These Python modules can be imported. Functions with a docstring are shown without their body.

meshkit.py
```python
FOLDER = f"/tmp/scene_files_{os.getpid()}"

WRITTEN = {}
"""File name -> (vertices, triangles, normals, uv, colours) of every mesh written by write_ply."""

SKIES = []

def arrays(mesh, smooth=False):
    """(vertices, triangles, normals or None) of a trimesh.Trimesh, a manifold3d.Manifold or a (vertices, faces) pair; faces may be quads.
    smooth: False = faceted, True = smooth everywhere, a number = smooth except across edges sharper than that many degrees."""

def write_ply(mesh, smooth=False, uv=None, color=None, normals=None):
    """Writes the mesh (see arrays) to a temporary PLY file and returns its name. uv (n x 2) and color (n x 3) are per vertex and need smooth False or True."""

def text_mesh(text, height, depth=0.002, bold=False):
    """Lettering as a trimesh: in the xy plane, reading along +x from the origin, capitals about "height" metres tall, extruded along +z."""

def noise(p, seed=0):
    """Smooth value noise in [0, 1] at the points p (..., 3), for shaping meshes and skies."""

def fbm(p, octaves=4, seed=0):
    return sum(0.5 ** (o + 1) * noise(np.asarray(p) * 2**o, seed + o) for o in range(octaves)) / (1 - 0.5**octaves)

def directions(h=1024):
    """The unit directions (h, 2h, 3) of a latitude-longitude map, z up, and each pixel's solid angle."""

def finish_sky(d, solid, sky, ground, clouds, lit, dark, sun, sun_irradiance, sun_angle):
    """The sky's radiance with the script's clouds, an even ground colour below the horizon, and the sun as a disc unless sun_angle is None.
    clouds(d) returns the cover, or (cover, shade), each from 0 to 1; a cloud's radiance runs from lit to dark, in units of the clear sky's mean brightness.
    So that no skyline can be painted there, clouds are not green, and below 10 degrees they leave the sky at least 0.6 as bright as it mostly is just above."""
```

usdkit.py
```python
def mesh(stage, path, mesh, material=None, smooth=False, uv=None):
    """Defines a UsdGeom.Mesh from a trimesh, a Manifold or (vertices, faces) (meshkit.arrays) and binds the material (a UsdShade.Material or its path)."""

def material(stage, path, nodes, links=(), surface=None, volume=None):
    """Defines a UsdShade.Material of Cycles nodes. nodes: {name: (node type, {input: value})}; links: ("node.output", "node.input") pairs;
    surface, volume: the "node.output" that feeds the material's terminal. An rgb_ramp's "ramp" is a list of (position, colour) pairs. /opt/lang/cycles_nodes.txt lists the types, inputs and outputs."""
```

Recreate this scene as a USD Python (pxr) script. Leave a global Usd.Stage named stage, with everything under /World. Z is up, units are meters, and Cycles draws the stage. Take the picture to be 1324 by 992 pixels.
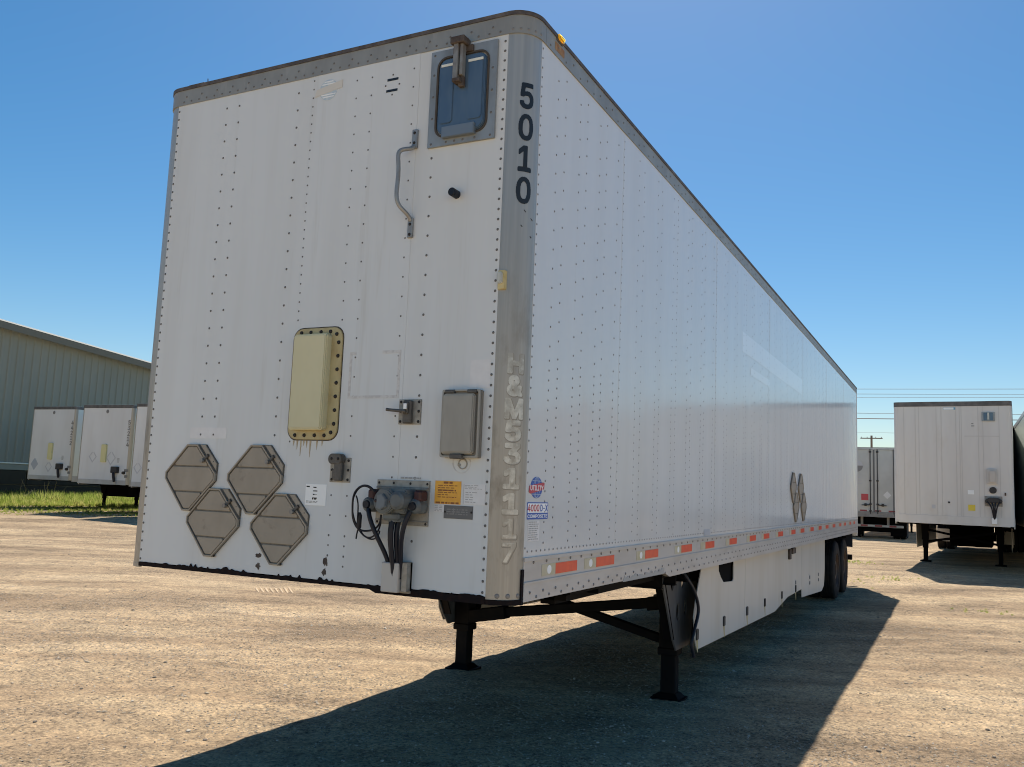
import math, random, sys
import numpy as np, trimesh
import shapely
from shapely.geometry import Polygon, Point, box as sbox, LineString
from shapely import affinity
sys.path.insert(0, "/opt/lang")
import usdkit, meshkit
from pxr import Usd, UsdGeom, UsdLux, UsdShade, Gf, Vt, Sdf

random.seed(7)
rng = np.random.default_rng(7)
stage = Usd.Stage.CreateInMemory()
UsdGeom.SetStageUpAxis(stage, UsdGeom.Tokens.z)
UsdGeom.SetStageMetersPerUnit(stage, 1.0)
UsdGeom.Xform.Define(stage, "/World")
UsdGeom.Scope.Define(stage, "/World/Looks")

# ---------------------------------------------------------------- camera, sky, sun, exposure
CAM = (3.1712, -3.7579, 1.6818); YAW, PITCH, ROLL, FPX = -0.4698, 0.1195, 0.0394, 1137.88
cam = UsdGeom.Camera.Define(stage, "/World/camera")
cam.CreateHorizontalApertureAttr(36.0); cam.CreateVerticalApertureAttr(36.0 * 767 / 1024)
cam.CreateFocalLengthAttr(36.0 * FPX / 1324)
cam.CreateClippingRangeAttr(Gf.Vec2f(0.05, 6000))
fw = np.array([math.sin(YAW) * math.cos(PITCH), math.cos(YAW) * math.cos(PITCH), math.sin(PITCH)])
r0 = np.array([math.cos(YAW), -math.sin(YAW), 0]); u0 = np.cross(r0, fw)
rt = math.cos(ROLL) * r0 + math.sin(ROLL) * u0; up = -math.sin(ROLL) * r0 + math.cos(ROLL) * u0
m = np.eye(4); m[0, :3], m[1, :3], m[2, :3], m[3, :3] = rt, up, -fw, CAM
cam.AddTransformOp().Set(Gf.Matrix4d(*m.ravel().tolist()))
cam.CreateExposureAttr(0.85)

SUN = np.array([-0.93, 2.62, 4.11]); SUN = SUN / np.linalg.norm(SUN)
SKY_STRENGTH, SUN_INTENSITY = 0.060, 1.25
dome = UsdLux.DomeLight.Define(stage, "/World/sky")
dome.GetPrim().SetCustomDataByKey("kind", "structure")
sky_m = usdkit.material(stage, "/World/Looks/sky_light", {
    "s": ("sky_texture", {"sky_type": "single_scattering", "sun_disc": False, "sun_elevation": float(math.asin(SUN[2])),
                          "sun_rotation": float(math.atan2(SUN[0], SUN[1])), "altitude": 200.0, "air_density": 1.0,
                          "aerosol_density": 0.6, "ozone_density": 1.6}),
    "h": ("hsv", {"hue": 0.494, "saturation": 1.42, "value": 1.0}),
    "b": ("background_shader", {"strength": SKY_STRENGTH})}, [("s.color", "h.color"), ("h.color", "b.color")], surface="b.background")
UsdShade.MaterialBindingAPI.Apply(dome.GetPrim()).Bind(sky_m)
sun = UsdLux.DistantLight.Define(stage, "/World/sun")
sun.CreateAngleAttr(0.53); sun.CreateIntensityAttr(SUN_INTENSITY); sun.CreateNormalizeAttr(True)
sun.CreateColorAttr(Gf.Vec3f(1.0, 0.95, 0.86))
zc = SUN; xc = np.cross([0, 0, 1], zc); xc /= np.linalg.norm(xc); yc = np.cross(zc, xc)
m = np.eye(4); m[0, :3], m[1, :3], m[2, :3] = xc, yc, zc
sun.AddTransformOp().Set(Gf.Matrix4d(*m.ravel().tolist()))

# ---------------------------------------------------------------- materials
def mat(name, c, rough=0.5, metal=0.0, c2=None, scale=(3, 3, 3), lo=0.4, hi=0.7, detail=5, spec=0.5, coat=0.0,
        c3=None, scale3=(1, 1, 1), lo3=0.55, hi3=0.75, bump=None, bscale=(20, 20, 20), bdist=0.004, space="world", extra=None):
    n = {"p": ("principled_bsdf", {"base_color": c, "roughness": rough, "metallic": metal, "specular_ior_level": spec,
                                   "coat_weight": coat, "coat_roughness": 0.06})}
    L = []
    if space == "world":
        n["g"] = ("geometry", {}); src = "g.position"
    else:
        n["g"] = ("texture_coordinate", {}); src = "g.object"
    if c2 is not None:
        n["m"] = ("mapping", {"scale": scale}); n["n"] = ("noise_texture", {"scale": 1.0, "detail": float(detail), "roughness": 0.6})
        n["r"] = ("rgb_ramp", {"ramp": [(lo, c), (hi, c2)]})
        L += [(src, "m.vector"), ("m.vector", "n.vector"), ("n.fac", "r.fac")]
        out = "r.color"
        if c3 is not None:
            n["m3"] = ("mapping", {"scale": scale3, "location": (3.1, 7.7, 1.3)}); n["n3"] = ("noise_texture", {"scale": 1.0, "detail": 6.0, "roughness": 0.65})
            n["r3"] = ("rgb_ramp", {"ramp": [(lo3, (0, 0, 0)), (hi3, (1, 1, 1))]})
            n["x3"] = ("mix_color", {"blend_type": "mix", "b": c3})
            L += [(src, "m3.vector"), ("m3.vector", "n3.vector"), ("n3.fac", "r3.fac"), ("r3.color", "x3.fac"), (out, "x3.a")]
            out = "x3.result"
        L.append((out, "p.base_color"))
    if bump:
        n["mb"] = ("mapping", {"scale": bscale}); n["nb"] = ("noise_texture", {"scale": 1.0, "detail": 3.0})
        n["bu"] = ("bump", {"strength": float(bump), "distance": float(bdist)})
        L += [(src, "mb.vector"), ("mb.vector", "nb.vector"), ("nb.fac", "bu.height"), ("bu.normal", "p.normal")]
    return usdkit.material(stage, "/World/Looks/" + name, n, L, surface="p.BSDF")

M = {}
M["white_front"] = mat("white_front", (0.55, 0.572, 0.578), 0.38, c2=(0.51, 0.522, 0.515), scale=(5, 5, .45), lo=.42, hi=.8,
                       c3=(0.41, 0.40, 0.36), scale3=(14, 14, .8), lo3=.58, hi3=1.0, bump=.25, bscale=(1.2, 1.2, .5), bdist=.01)
M["white_side"] = mat("white_side", (0.56, 0.567, 0.56), 0.13, c2=(0.525, 0.525, 0.51), scale=(4, 4, .5), lo=.4, hi=.8,
                      c3=(0.52, 0.51, 0.47), scale3=(9, 9, .6), lo3=.62, hi3=1.0, spec=.42, bump=.4, bscale=(3.4, 3.4, 1.7), bdist=.012)
M["white_skirt"] = mat("white_skirt", (0.47, 0.455, 0.42), 0.4, c2=(0.39, 0.365, 0.315), scale=(3, 3, .6), lo=.42, hi=.85,
                       c3=(0.30, 0.22, 0.14), scale3=(5, 5, .35), lo3=.6, hi3=.9)
M["rail_alu"] = mat("rail_alu", (0.44, 0.43, 0.415), 0.38, 0.25, c2=(0.34, 0.32, 0.295), scale=(6, 2, 8), lo=.45, hi=.8,
                    c3=(0.22, 0.19, 0.16), scale3=(14, 9, 3), lo3=.66, hi3=.85)
def post_material():
    n = {"g": ("geometry", {}), "sx": ("separate_xyz", {}), "z": ("map_range", {"from_min": 3.1, "from_max": 1.9, "to_min": 0.0, "to_max": 1.0, "clamp": True}),
         "ms": ("mapping", {"scale": (26, 26, .55)}), "ns": ("noise_texture", {"scale": 1.0, "detail": 6.0, "roughness": .65}),
         "rc": ("rgb_ramp", {"ramp": [(.3, (.265, .28, .28)), (.55, (.32, .33, .325)), (.75, (.37, .37, .345))]}),
         "rw": ("rgb_ramp", {"ramp": [(.3, (.29, .265, .22)), (.55, (.36, .33, .28)), (.75, (.43, .40, .345))]}),
         "mb": ("mapping", {"scale": (8, 8, 3.2)}), "nb": ("noise_texture", {"scale": 1.0, "detail": 6.0, "roughness": .7}),
         "rb": ("rgb_ramp", {"ramp": [(.52, (0, 0, 0)), (.72, (1, 1, 1))]}), "mz": ("math", {"math_type": "multiply"}), "mz2": ("math", {"math_type": "multiply", "value2": .75}),
         "x": ("mix_color", {}), "x2": ("mix_color", {"b": (.17, .145, .11)}),
         "p": ("principled_bsdf", {"metallic": .35, "roughness": .42})}
    L = [("g.position", "sx.vector"), ("sx.z", "z.value"), ("g.position", "ms.vector"), ("ms.vector", "ns.vector"), ("ns.fac", "rc.fac"), ("ns.fac", "rw.fac"),
         ("rc.color", "x.a"), ("rw.color", "x.b"), ("z.result", "x.fac"), ("g.position", "mb.vector"), ("mb.vector", "nb.vector"), ("nb.fac", "rb.fac"),
         ("rb.color", "mz.value1"), ("z.result", "mz.value2"), ("mz.value", "mz2.value1"), ("mz2.value", "x2.fac"), ("x.result", "x2.a"), ("x2.result", "p.base_color")]
    return usdkit.material(stage, "/World/Looks/post_alu", n, L, surface="p.BSDF")
M["post_alu"] = post_material()
M["top_alu"] = mat("top_alu", (0.265, 0.268, 0.25), 0.5, 0.25, c2=(0.205, 0.20, 0.185), scale=(5, 5, 2), lo=.35, hi=.7,
                   c3=(0.30, 0.29, 0.27), scale3=(18, 18, 5), lo3=.58, hi3=.8)
M["roof_lip"] = mat("roof_lip", (0.055, 0.045, 0.04), 0.7, c2=(0.12, 0.10, 0.085), scale=(12, 12, 12), lo=.45, hi=.7)
M["roof"] = mat("roof", (0.62, 0.63, 0.63), 0.4, c2=(0.5, 0.5, 0.48), scale=(1, 1, 1))
M["rivet"] = mat("rivet", (0.12, 0.115, 0.11), 0.6, 0.2)
M["rivet_side"] = mat("rivet_side", (0.20, 0.195, 0.19), 0.6, 0.2)
M["rivet_alu"] = mat("rivet_alu", (0.20, 0.19, 0.18), 0.5, 0.3)
M["rust_black"] = mat("rust_black", (0.007, 0.004, 0.004), 0.9, spec=.2, c2=(0.022, 0.009, 0.006), scale=(30, 30, 30), lo=.5, hi=.75)
M["rust_stain"] = mat("rust_stain", (0.33, 0.25, 0.14), 0.7, c2=(0.45, 0.40, 0.30), scale=(40, 40, 14))
M["rust"] = mat("rust", (0.20, 0.095, 0.035), 0.85, c2=(0.33, 0.20, 0.09), scale=(40, 40, 12))
M["black_steel"] = mat("black_steel", (0.0035, 0.0035, 0.0042), 0.7, spec=.08, c2=(0.008, 0.007, 0.0065), scale=(9, 9, 9))
M["gusset_steel"] = mat("gusset_steel", (0.06, 0.06, 0.062), 0.55, c2=(0.12, 0.118, 0.112), scale=(16, 16, 5), lo=.45, hi=.75)
M["rubber"] = mat("rubber", (0.005, 0.007, 0.013), 0.5, spec=.35)
M["tyre"] = mat("tyre", (0.006, 0.006, 0.0065), 0.8, spec=.25, c2=(0.016, 0.014, 0.012), scale=(10, 10, 10))
M["rim"] = mat("rim", (0.05, 0.035, 0.026), 0.6, 0.2, c2=(0.10, 0.055, 0.03), scale=(9, 9, 9))
M["hub_rust"] = mat("hub_rust", (0.09, 0.055, 0.035), 0.8)
M["placard"] = mat("placard", (0.29, 0.255, 0.205), 0.55, 0.15, c2=(0.25, 0.218, 0.172), scale=(9, 9, 5), lo=.35, hi=.7,
                   c3=(0.13, 0.10, 0.075), scale3=(9, 9, 9), lo3=.62, hi3=.85)
M["placard_edge"] = mat("placard_edge", (0.14, 0.128, 0.108), 0.55, 0.2, c2=(0.09, 0.075, 0.06), scale=(30, 30, 30))
M["hinge_dark"] = mat("hinge_dark", (0.035, 0.033, 0.032), 0.6, 0.3)
M["cream"] = mat("cream", (0.53, 0.495, 0.315), 0.5, c2=(0.49, 0.455, 0.28), scale=(6, 6, 3))
M["cream_flange"] = mat("cream_flange", (0.40, 0.34, 0.175), 0.55, c2=(0.31, 0.215, 0.085), scale=(12, 12, 6), lo=.45, hi=.75)
M["gasket"] = mat("gasket", (0.05, 0.04, 0.03), 0.8)
M["bolt"] = mat("bolt", (0.016, 0.013, 0.012), 0.6, 0.2)
M["vent_frame"] = mat("vent_frame", (0.27, 0.29, 0.295), 0.38, 0.35, c2=(0.20, 0.205, 0.20), scale=(10, 10, 4), lo=.4, hi=.7)
M["vent_blue"] = mat("vent_blue", (0.115, 0.16, 0.20), 0.25, 0.35, c2=(0.085, 0.13, 0.18), scale=(9, 9, 2), lo=.4, hi=.6)
M["vent_flap"] = mat("vent_flap", (0.17, 0.20, 0.225), 0.35, 0.35)
M["bracket"] = mat("bracket", (0.24, 0.24, 0.225), 0.5, 0.35, c2=(0.15, 0.12, 0.10), scale=(20, 20, 12))
M["bracket_rust"] = mat("bracket_rust", (0.045, 0.030, 0.023), 0.8, c2=(0.095, 0.078, 0.064), scale=(30, 30, 20))
M["handle_steel"] = mat("handle_steel", (0.26, 0.27, 0.27), 0.42, 0.5, c2=(0.2, 0.17, 0.14), scale=(20, 20, 8))
M["doc_alu"] = mat("doc_alu", (0.30, 0.285, 0.25), 0.45, 0.3, c2=(0.25, 0.235, 0.205), scale=(8, 8, 3),
                   c3=(0.20, 0.18, 0.155), scale3=(16, 16, 5), lo3=.6, hi3=.85)
M["doc_edge"] = mat("doc_edge", (0.19, 0.175, 0.15), 0.5, 0.3)
M["latch_plate"] = mat("latch_plate", (0.30, 0.285, 0.25), 0.45, 0.35, c2=(0.2, 0.185, 0.16), scale=(25, 25, 25))
M["latch_dark"] = mat("latch_dark", (0.075, 0.07, 0.062), 0.5, 0.3, c2=(0.11, 0.10, 0.09), scale=(40, 40, 40))
M["socket_grey"] = mat("socket_grey", (0.115, 0.128, 0.128), 0.55, c2=(0.07, 0.076, 0.076), scale=(14, 14, 14))
M["socket_face"] = mat("socket_face", (0.12, 0.14, 0.155), 0.45)
M["glad_red"] = mat("glad_red", (0.055, 0.015, 0.012), 0.6, c2=(0.025, 0.011, 0.010), scale=(30, 30, 30))
M["conduit_box"] = mat("conduit_box", (0.45, 0.42, 0.38), 0.5)
M["orange"] = mat("orange", (0.72, 0.36, 0.035), 0.45, c2=(0.64, 0.30, 0.03), scale=(20, 20, 20))
M["orange_ink"] = mat("orange_ink", (0.22, 0.075, 0.015), 0.55)
M["label_white"] = mat("label_white", (0.74, 0.755, 0.75), 0.4)
M["ghost"] = mat("ghost", (0.59, 0.585, 0.585), 0.3, c2=(0.63, 0.63, 0.63), scale=(20, 20, 20))
M["ghost_edge"] = mat("ghost_edge", (0.44, 0.435, 0.43), 0.6, c2=(0.52, 0.52, 0.51), scale=(30, 30, 30), lo=.45, hi=.55)
M["ghost_side"] = mat("ghost_side", (0.63, 0.64, 0.64), 0.13, spec=.42, bump=.4, bscale=(3.4, 3.4, 1.7), bdist=.012)
M["ink_grey"] = mat("ink_grey", (0.30, 0.305, 0.30), 0.5)
M["ink_black"] = mat("ink_black", (0.012, 0.013, 0.015), 0.45)
M["number_black"] = mat("number_black", (0.010, 0.012, 0.015), 0.4)
M["letter_ghost"] = mat("letter_ghost", (0.56, 0.535, 0.47), 0.35, 0.3, c2=(0.36, 0.335, 0.285), scale=(14, 14, 14), lo=.42, hi=.6,
                        c3=(0.32, 0.295, 0.245), scale3=(16, 16, 12), lo3=.52, hi3=.66)
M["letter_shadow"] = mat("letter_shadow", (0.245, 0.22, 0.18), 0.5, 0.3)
M["plate_grey"] = mat("plate_grey", (0.115, 0.118, 0.12), 0.5, 0.2)
M["plate_grey2"] = mat("plate_grey2", (0.19, 0.19, 0.19), 0.5, 0.2)
M["decal_blue"] = mat("decal_blue", (0.025, 0.085, 0.34), 0.35)
M["decal_red"] = mat("decal_red", (0.42, 0.045, 0.06), 0.35)
M["decal_pale"] = mat("decal_pale", (0.36, 0.45, 0.52), 0.4, c2=(0.50, 0.55, 0.57), scale=(40, 40, 40))
M["decal_tan"] = mat("decal_tan", (0.54, 0.515, 0.46), 0.45)
M["tape_red"] = mat("tape_red", (0.66, 0.07, 0.028), 0.3, c2=(0.56, 0.05, 0.03), scale=(14, 14, 14))
M["tape_gold"] = mat("tape_gold", (0.40, 0.36, 0.23), 0.4, c2=(0.46, 0.43, 0.34), scale=(14, 14, 14))
M["tape_dull"] = mat("tape_dull", (0.24, 0.045, 0.05), 0.5)
M["amber"] = usdkit.material(stage, "/World/Looks/amber", {"p": ("principled_bsdf", {"base_color": (0.95, 0.33, 0.02), "roughness": .15, "subsurface_weight": .6, "subsurface_radius": (.03, .012, .004), "subsurface_scale": 1.0})}, [], surface="p.BSDF")
M["amber_dull"] = mat("amber_dull", (0.52, 0.44, 0.22), 0.35, c2=(0.45, 0.35, 0.14), scale=(30, 30, 30))
M["lens_clear"] = mat("lens_clear", (0.45, 0.46, 0.42), 0.2)
M["steel_grey"] = mat("steel_grey", (0.24, 0.24, 0.23), 0.55, 0.2, c2=(0.17, 0.16, 0.15), scale=(4, 4, 4))
M["bt_white"] = mat("bt_white", (0.58, 0.60, 0.60), 0.4, c2=(0.53, 0.54, 0.53), scale=(2, 2, .4), c3=(0.45, 0.44, 0.40), scale3=(5, 5, .5), lo3=.6, hi3=1.0)
M["bt_pinkish"] = mat("bt_pinkish", (0.56, 0.548, 0.52), 0.45, c2=(0.52, 0.50, 0.47), scale=(3, 3, .3), c3=(0.47, 0.43, 0.37), scale3=(2, 2, 1), lo3=.55, hi3=.9)
M["bt_side"] = mat("bt_side", (0.57, 0.60, 0.56), 0.25, c2=(0.50, 0.53, 0.48), scale=(2, 2, .6), lo=.35, hi=.8)
M["bt_rear"] = mat("bt_rear", (0.45, 0.465, 0.445), 0.45, c2=(0.35, 0.36, 0.345), scale=(1, 1, .8), lo=.4, hi=.75)
M["bt_top"] = mat("bt_top", (0.085, 0.08, 0.075), 0.55, 0.2, c2=(0.15, 0.14, 0.13), scale=(6, 6, 6))
M["bt_post"] = mat("bt_post", (0.36, 0.33, 0.27), 0.45, 0.3)
M["bt_rail"] = mat("bt_rail", (0.40, 0.41, 0.40), 0.45, 0.2, c2=(0.33, 0.33, 0.32), scale=(4, 4, 4))
M["bt_dark"] = mat("bt_dark", (0.003, 0.003, 0.0035), 0.85, spec=.06)
M["bt_ink"] = mat("bt_ink", (0.17, 0.165, 0.155), 0.5)
M["bt_diamond"] = mat("bt_diamond", (0.33, 0.36, 0.40), 0.5)
M["bt_outline"] = mat("bt_outline", (0.42, 0.43, 0.45), 0.5)
M["bt_seam"] = mat("bt_seam", (0.46, 0.445, 0.42), 0.5)
M["bt_yellow"] = mat("bt_yellow", (0.62, 0.49, 0.05), 0.5)
M["bt_cream"] = mat("bt_cream", (0.55, 0.52, 0.27), 0.5)
M["bt_lightblue"] = mat("bt_lightblue", (0.12, 0.32, 0.45), 0.5)
M["warehouse_wall"] = mat("warehouse_wall", (0.215, 0.222, 0.185), 0.55, 0.0, c2=(0.19, 0.198, 0.165), scale=(.4, .4, .2))
M["warehouse_base"] = mat("warehouse_base", (0.042, 0.037, 0.026), 0.9, spec=.2, c2=(0.03, 0.027, 0.02), scale=(1.5, 1.5, 1.5))
M["warehouse_trim"] = mat("warehouse_trim", (0.62, 0.64, 0.58), 0.5)
M["warehouse_fascia"] = mat("warehouse_fascia", (0.105, 0.098, 0.07), 0.5)
M["warehouse_roof"] = mat("warehouse_roof", (0.62, 0.62, 0.58), 0.5)
M["warehouse_cap"] = mat("warehouse_cap", (0.19, 0.185, 0.165), 0.7)
M["wood_pole"] = mat("wood_pole", (0.16, 0.12, 0.09), 0.8, c2=(0.10, 0.075, 0.06), scale=(12, 12, .6))
M["wire"] = mat("wire", (0.16, 0.18, 0.20), 0.6)
M["porcelain"] = mat("porcelain", (0.25, 0.25, 0.26), 0.4)

# ---------------------------------------------------------------- scene helpers
taken = {}
def path_for(parent, name):
    key = parent + "/" + name
    n = taken.get(key, -1) + 1; taken[key] = n
    return key if n == 0 else f"{key}_{n:03d}"
def tag(o, label=None, cat=None, group=None, kind=None):
    p = o.GetPrim() if hasattr(o, "GetPrim") else o
    for k, v in (("label", label), ("category", cat), ("group", group), ("kind", kind)):
        if v: p.SetCustomDataByKey(k, v)
    return p
def obj(name, mesh, m_, parent="/World", smooth=False, label=None, cat=None, group=None, kind=None):
    if isinstance(mesh, list): mesh = trimesh.util.concatenate(mesh)
    if hasattr(parent, "GetPath"): parent = str(parent.GetPath())
    p = path_for(parent, name)
    g = usdkit.mesh(stage, p, mesh, M[m_] if isinstance(m_, str) else m_, smooth=smooth)
    tag(g, label, cat, group, kind)
    return g.GetPrim()
def thing(name, label, cat, loc=(0, 0, 0), rotz=0.0, group=None):
    x = UsdGeom.Xform.Define(stage, path_for("/World", name))
    x.AddTranslateOp().Set(Gf.Vec3d(*map(float, loc))); x.AddRotateZOp().Set(float(rotz))
    return tag(x, label, cat, group)

# ---------------------------------------------------------------- mesh helpers
def cb(x0, x1, y0, y1, z0, z1, c=0.0):
    if c <= 0:
        b = trimesh.creation.box((x1 - x0, y1 - y0, z1 - z0)); b.apply_translation(((x0 + x1) / 2, (y0 + y1) / 2, (z0 + z1) / 2)); return b
    pts = []
    for X, sx in ((x0, 1), (x1, -1)):
        for Y, sy in ((y0, 1), (y1, -1)):
            for Z, sz in ((z0, 1), (z1, -1)):
                pts += [(X + sx * c, Y + sy * c, Z), (X + sx * c, Y, Z + sz * c), (X, Y + sy * c, Z + sz * c)]
    return trimesh.convex.convex_hull(np.array(pts))
def prism(poly, axis, a0, a1):
    """2D polygon extruded: axis y: (x, z) plane; axis x: (y, z) plane; axis z: (x, y) plane."""
    out = []
    for g in getattr(poly, "geoms", [poly]):
        if g.area < 1e-9: continue
        t = trimesh.creation.extrude_polygon(g, a1 - a0, engine="earcut")
        v = np.array(t.vertices)
        if axis == "y": w = np.stack([v[:, 0], v[:, 2] + a0, v[:, 1]], 1); f = t.faces[:, ::-1]
        elif axis == "x": w = np.stack([v[:, 2] + a0, v[:, 0], v[:, 1]], 1); f = t.faces
        else: w = v + [0, 0, a0]; f = t.faces
        out.append(trimesh.Trimesh(w, f, process=False))
    return trimesh.util.concatenate(out)
def rrect(x0, x1, z0, z1, r): return sbox(x0 + r, z0 + r, x1 - r, z1 - r).buffer(r, quad_segs=5)
def front_box(poly, y0, y1, r=0.006, steps=2):
    """A plate on the front wall from y1 (wall) out to y0 (towards the viewer) with a bevelled outer edge."""
    a = prism(poly, "y", y0 + r, y1)
    b = prism(poly.buffer(-r * .45), "y", y0 + r * .3, y0 + r)
    c = prism(poly.buffer(-r), "y", y0, y0 + r * .3)
    return trimesh.util.concatenate([a, b, c])
def side_box(poly, x0, x1, r=0.006):
    return trimesh.util.concatenate([prism(poly, "x", x0, x1 - r), prism(poly.buffer(-r), "x", x1 - r, x1)])
def tube(pts, r, n=8, cap=True):
    pts = np.asarray(pts, float); k = len(pts); rr = np.broadcast_to(r, k)
    t = np.gradient(pts, axis=0); t /= np.linalg.norm(t, axis=1, keepdims=True)
    a = np.cross(t[0], [0, 0, 1.0]);
    if np.linalg.norm(a) < 1e-3: a = np.cross(t[0], [1.0, 0, 0])
    V = []
    for i in range(k):
        a = a - t[i] * (a @ t[i]); a /= np.linalg.norm(a); b = np.cross(t[i], a)
        th = np.arange(n) / n * 2 * np.pi + np.pi / n
        V.append(pts[i] + rr[i] * (np.cos(th)[:, None] * a + np.sin(th)[:, None] * b))
    V = np.vstack(V); F = []
    for i in range(k - 1):
        for j in range(n):
            A, B, C_, D = i * n + j, i * n + (j + 1) % n, (i + 1) * n + (j + 1) % n, (i + 1) * n + j
            F += [(A, B, C_), (A, C_, D)]
    if cap:
        V = np.vstack([V, pts[0], pts[-1]]); c0, c1 = len(V) - 2, len(V) - 1
        for j in range(n):
            F += [(c0, (j + 1) % n, j), (c1, (k - 1) * n + j, (k - 1) * n + (j + 1) % n)]
    return trimesh.Trimesh(V, F, process=False)
def spline(ctrl, n=24):
    from scipy.interpolate import CubicSpline
    c = np.asarray(ctrl, float); s = np.r_[0, np.cumsum(np.linalg.norm(np.diff(c, axis=0), axis=1))]
    return CubicSpline(s, c)(np.linspace(0, s[-1], n))
def bar(p, q, w, h=None, c=0.006):
    """square bar from p to q"""
    p, q = np.asarray(p, float), np.asarray(q, float); L = np.linalg.norm(q - p); h = h or w
    b = cb(-w / 2, w / 2, -h / 2, h / 2, 0, L, c)
    z = (q - p) / L; x = np.cross([0, 1.0, 0] if abs(z[1]) < .9 else [1.0, 0, 0], z); x /= np.linalg.norm(x); y = np.cross(z, x)
    m_ = np.eye(4); m_[:3, 0], m_[:3, 1], m_[:3, 2], m_[:3, 3] = x, y, z, p
    b.apply_transform(m_); return b
def lathe(profile, axis="z", n=32):
    t = trimesh.creation.revolve(np.asarray(profile, float), sections=n)
    v = np.array(t.vertices)
    if axis == "x": t = trimesh.Trimesh(np.stack([v[:, 2], v[:, 0], v[:, 1]], 1), t.faces, process=False)
    if axis == "y": t = trimesh.Trimesh(np.stack([v[:, 1], v[:, 2], v[:, 0]], 1), t.faces, process=False)
    if t.volume < 0: t.invert()
    return t
def moved(t, d): t = t.copy(); t.apply_translation(d); return t
def domes(points, normal, r, h, n=7):
    """many low rivet heads joined: points (k,3), one normal"""
    nrm = np.asarray(normal, float); a = np.cross(nrm, [0, 0, 1.0])
    if np.linalg.norm(a) < .1: a = np.array([1.0, 0, 0])
    a /= np.linalg.norm(a); b = np.cross(nrm, a)
    th = np.arange(n) / n * 2 * np.pi
    ring = np.cos(th)[:, None] * a + np.sin(th)[:, None] * b
    base = np.vstack([ring * r, ring * r * .72 + nrm * h * .7, [nrm * h]])
    F = []
    for j in range(n):
        k = (j + 1) % n
        F += [(j, k, n + k), (j, n + k, n + j), (n + j, n + k, 2 * n)]
    F = np.array(F); P = np.asarray(points, float)
    V = (P[:, None, :] + base[None]).reshape(-1, 3)
    FF = (F[None] + (np.arange(len(P)) * len(base))[:, None, None]).reshape(-1, 3)
    return trimesh.Trimesh(V, FF, process=False)
def text_on(text, height, plane, cx, cz, depth, off, bold=False, squeeze=1.0):
    """lettering centred at cx, cz on the front ('y' plane at y=off, facing -y) or side ('x' plane at x=off, facing +x)"""
    t = meshkit.text_mesh(text, height, depth, bold); v = np.array(t.vertices)
    v[:, 0] -= (v[:, 0].min() + v[:, 0].max()) / 2; v[:, 1] -= (v[:, 1].min() + v[:, 1].max()) / 2; v[:, 0] *= squeeze
    if plane == "y": w = np.stack([cx + v[:, 0], off - v[:, 2], cz + v[:, 1]], 1)
    else: w = np.stack([off + v[:, 2], cx + v[:, 0], cz + v[:, 1]], 1)
    return trimesh.Trimesh(w, t.faces, process=False)
def dashes(x0, x1, z0, z1, rows, fill=.8, seed=0, h=.45):
    """rows of short bars standing for print too small to read"""
    r = random.Random(seed); out = []; dz = (z1 - z0) / rows
    for i in range(rows):
        z = z1 - (i + .5) * dz; x = x0; end = x0 + (x1 - x0) * r.uniform(fill, 1)
        while x < end - .004:
            w = min(r.uniform(.006, .03), end - x); out.append(sbox(x, z - dz * h / 2, x + w, z + dz * h / 2)); x += w + .006
    return shapely.union_all(out)
def S01(t): t = np.clip(t, 0, 1); return t * t * (3 - 2 * t)

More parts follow.
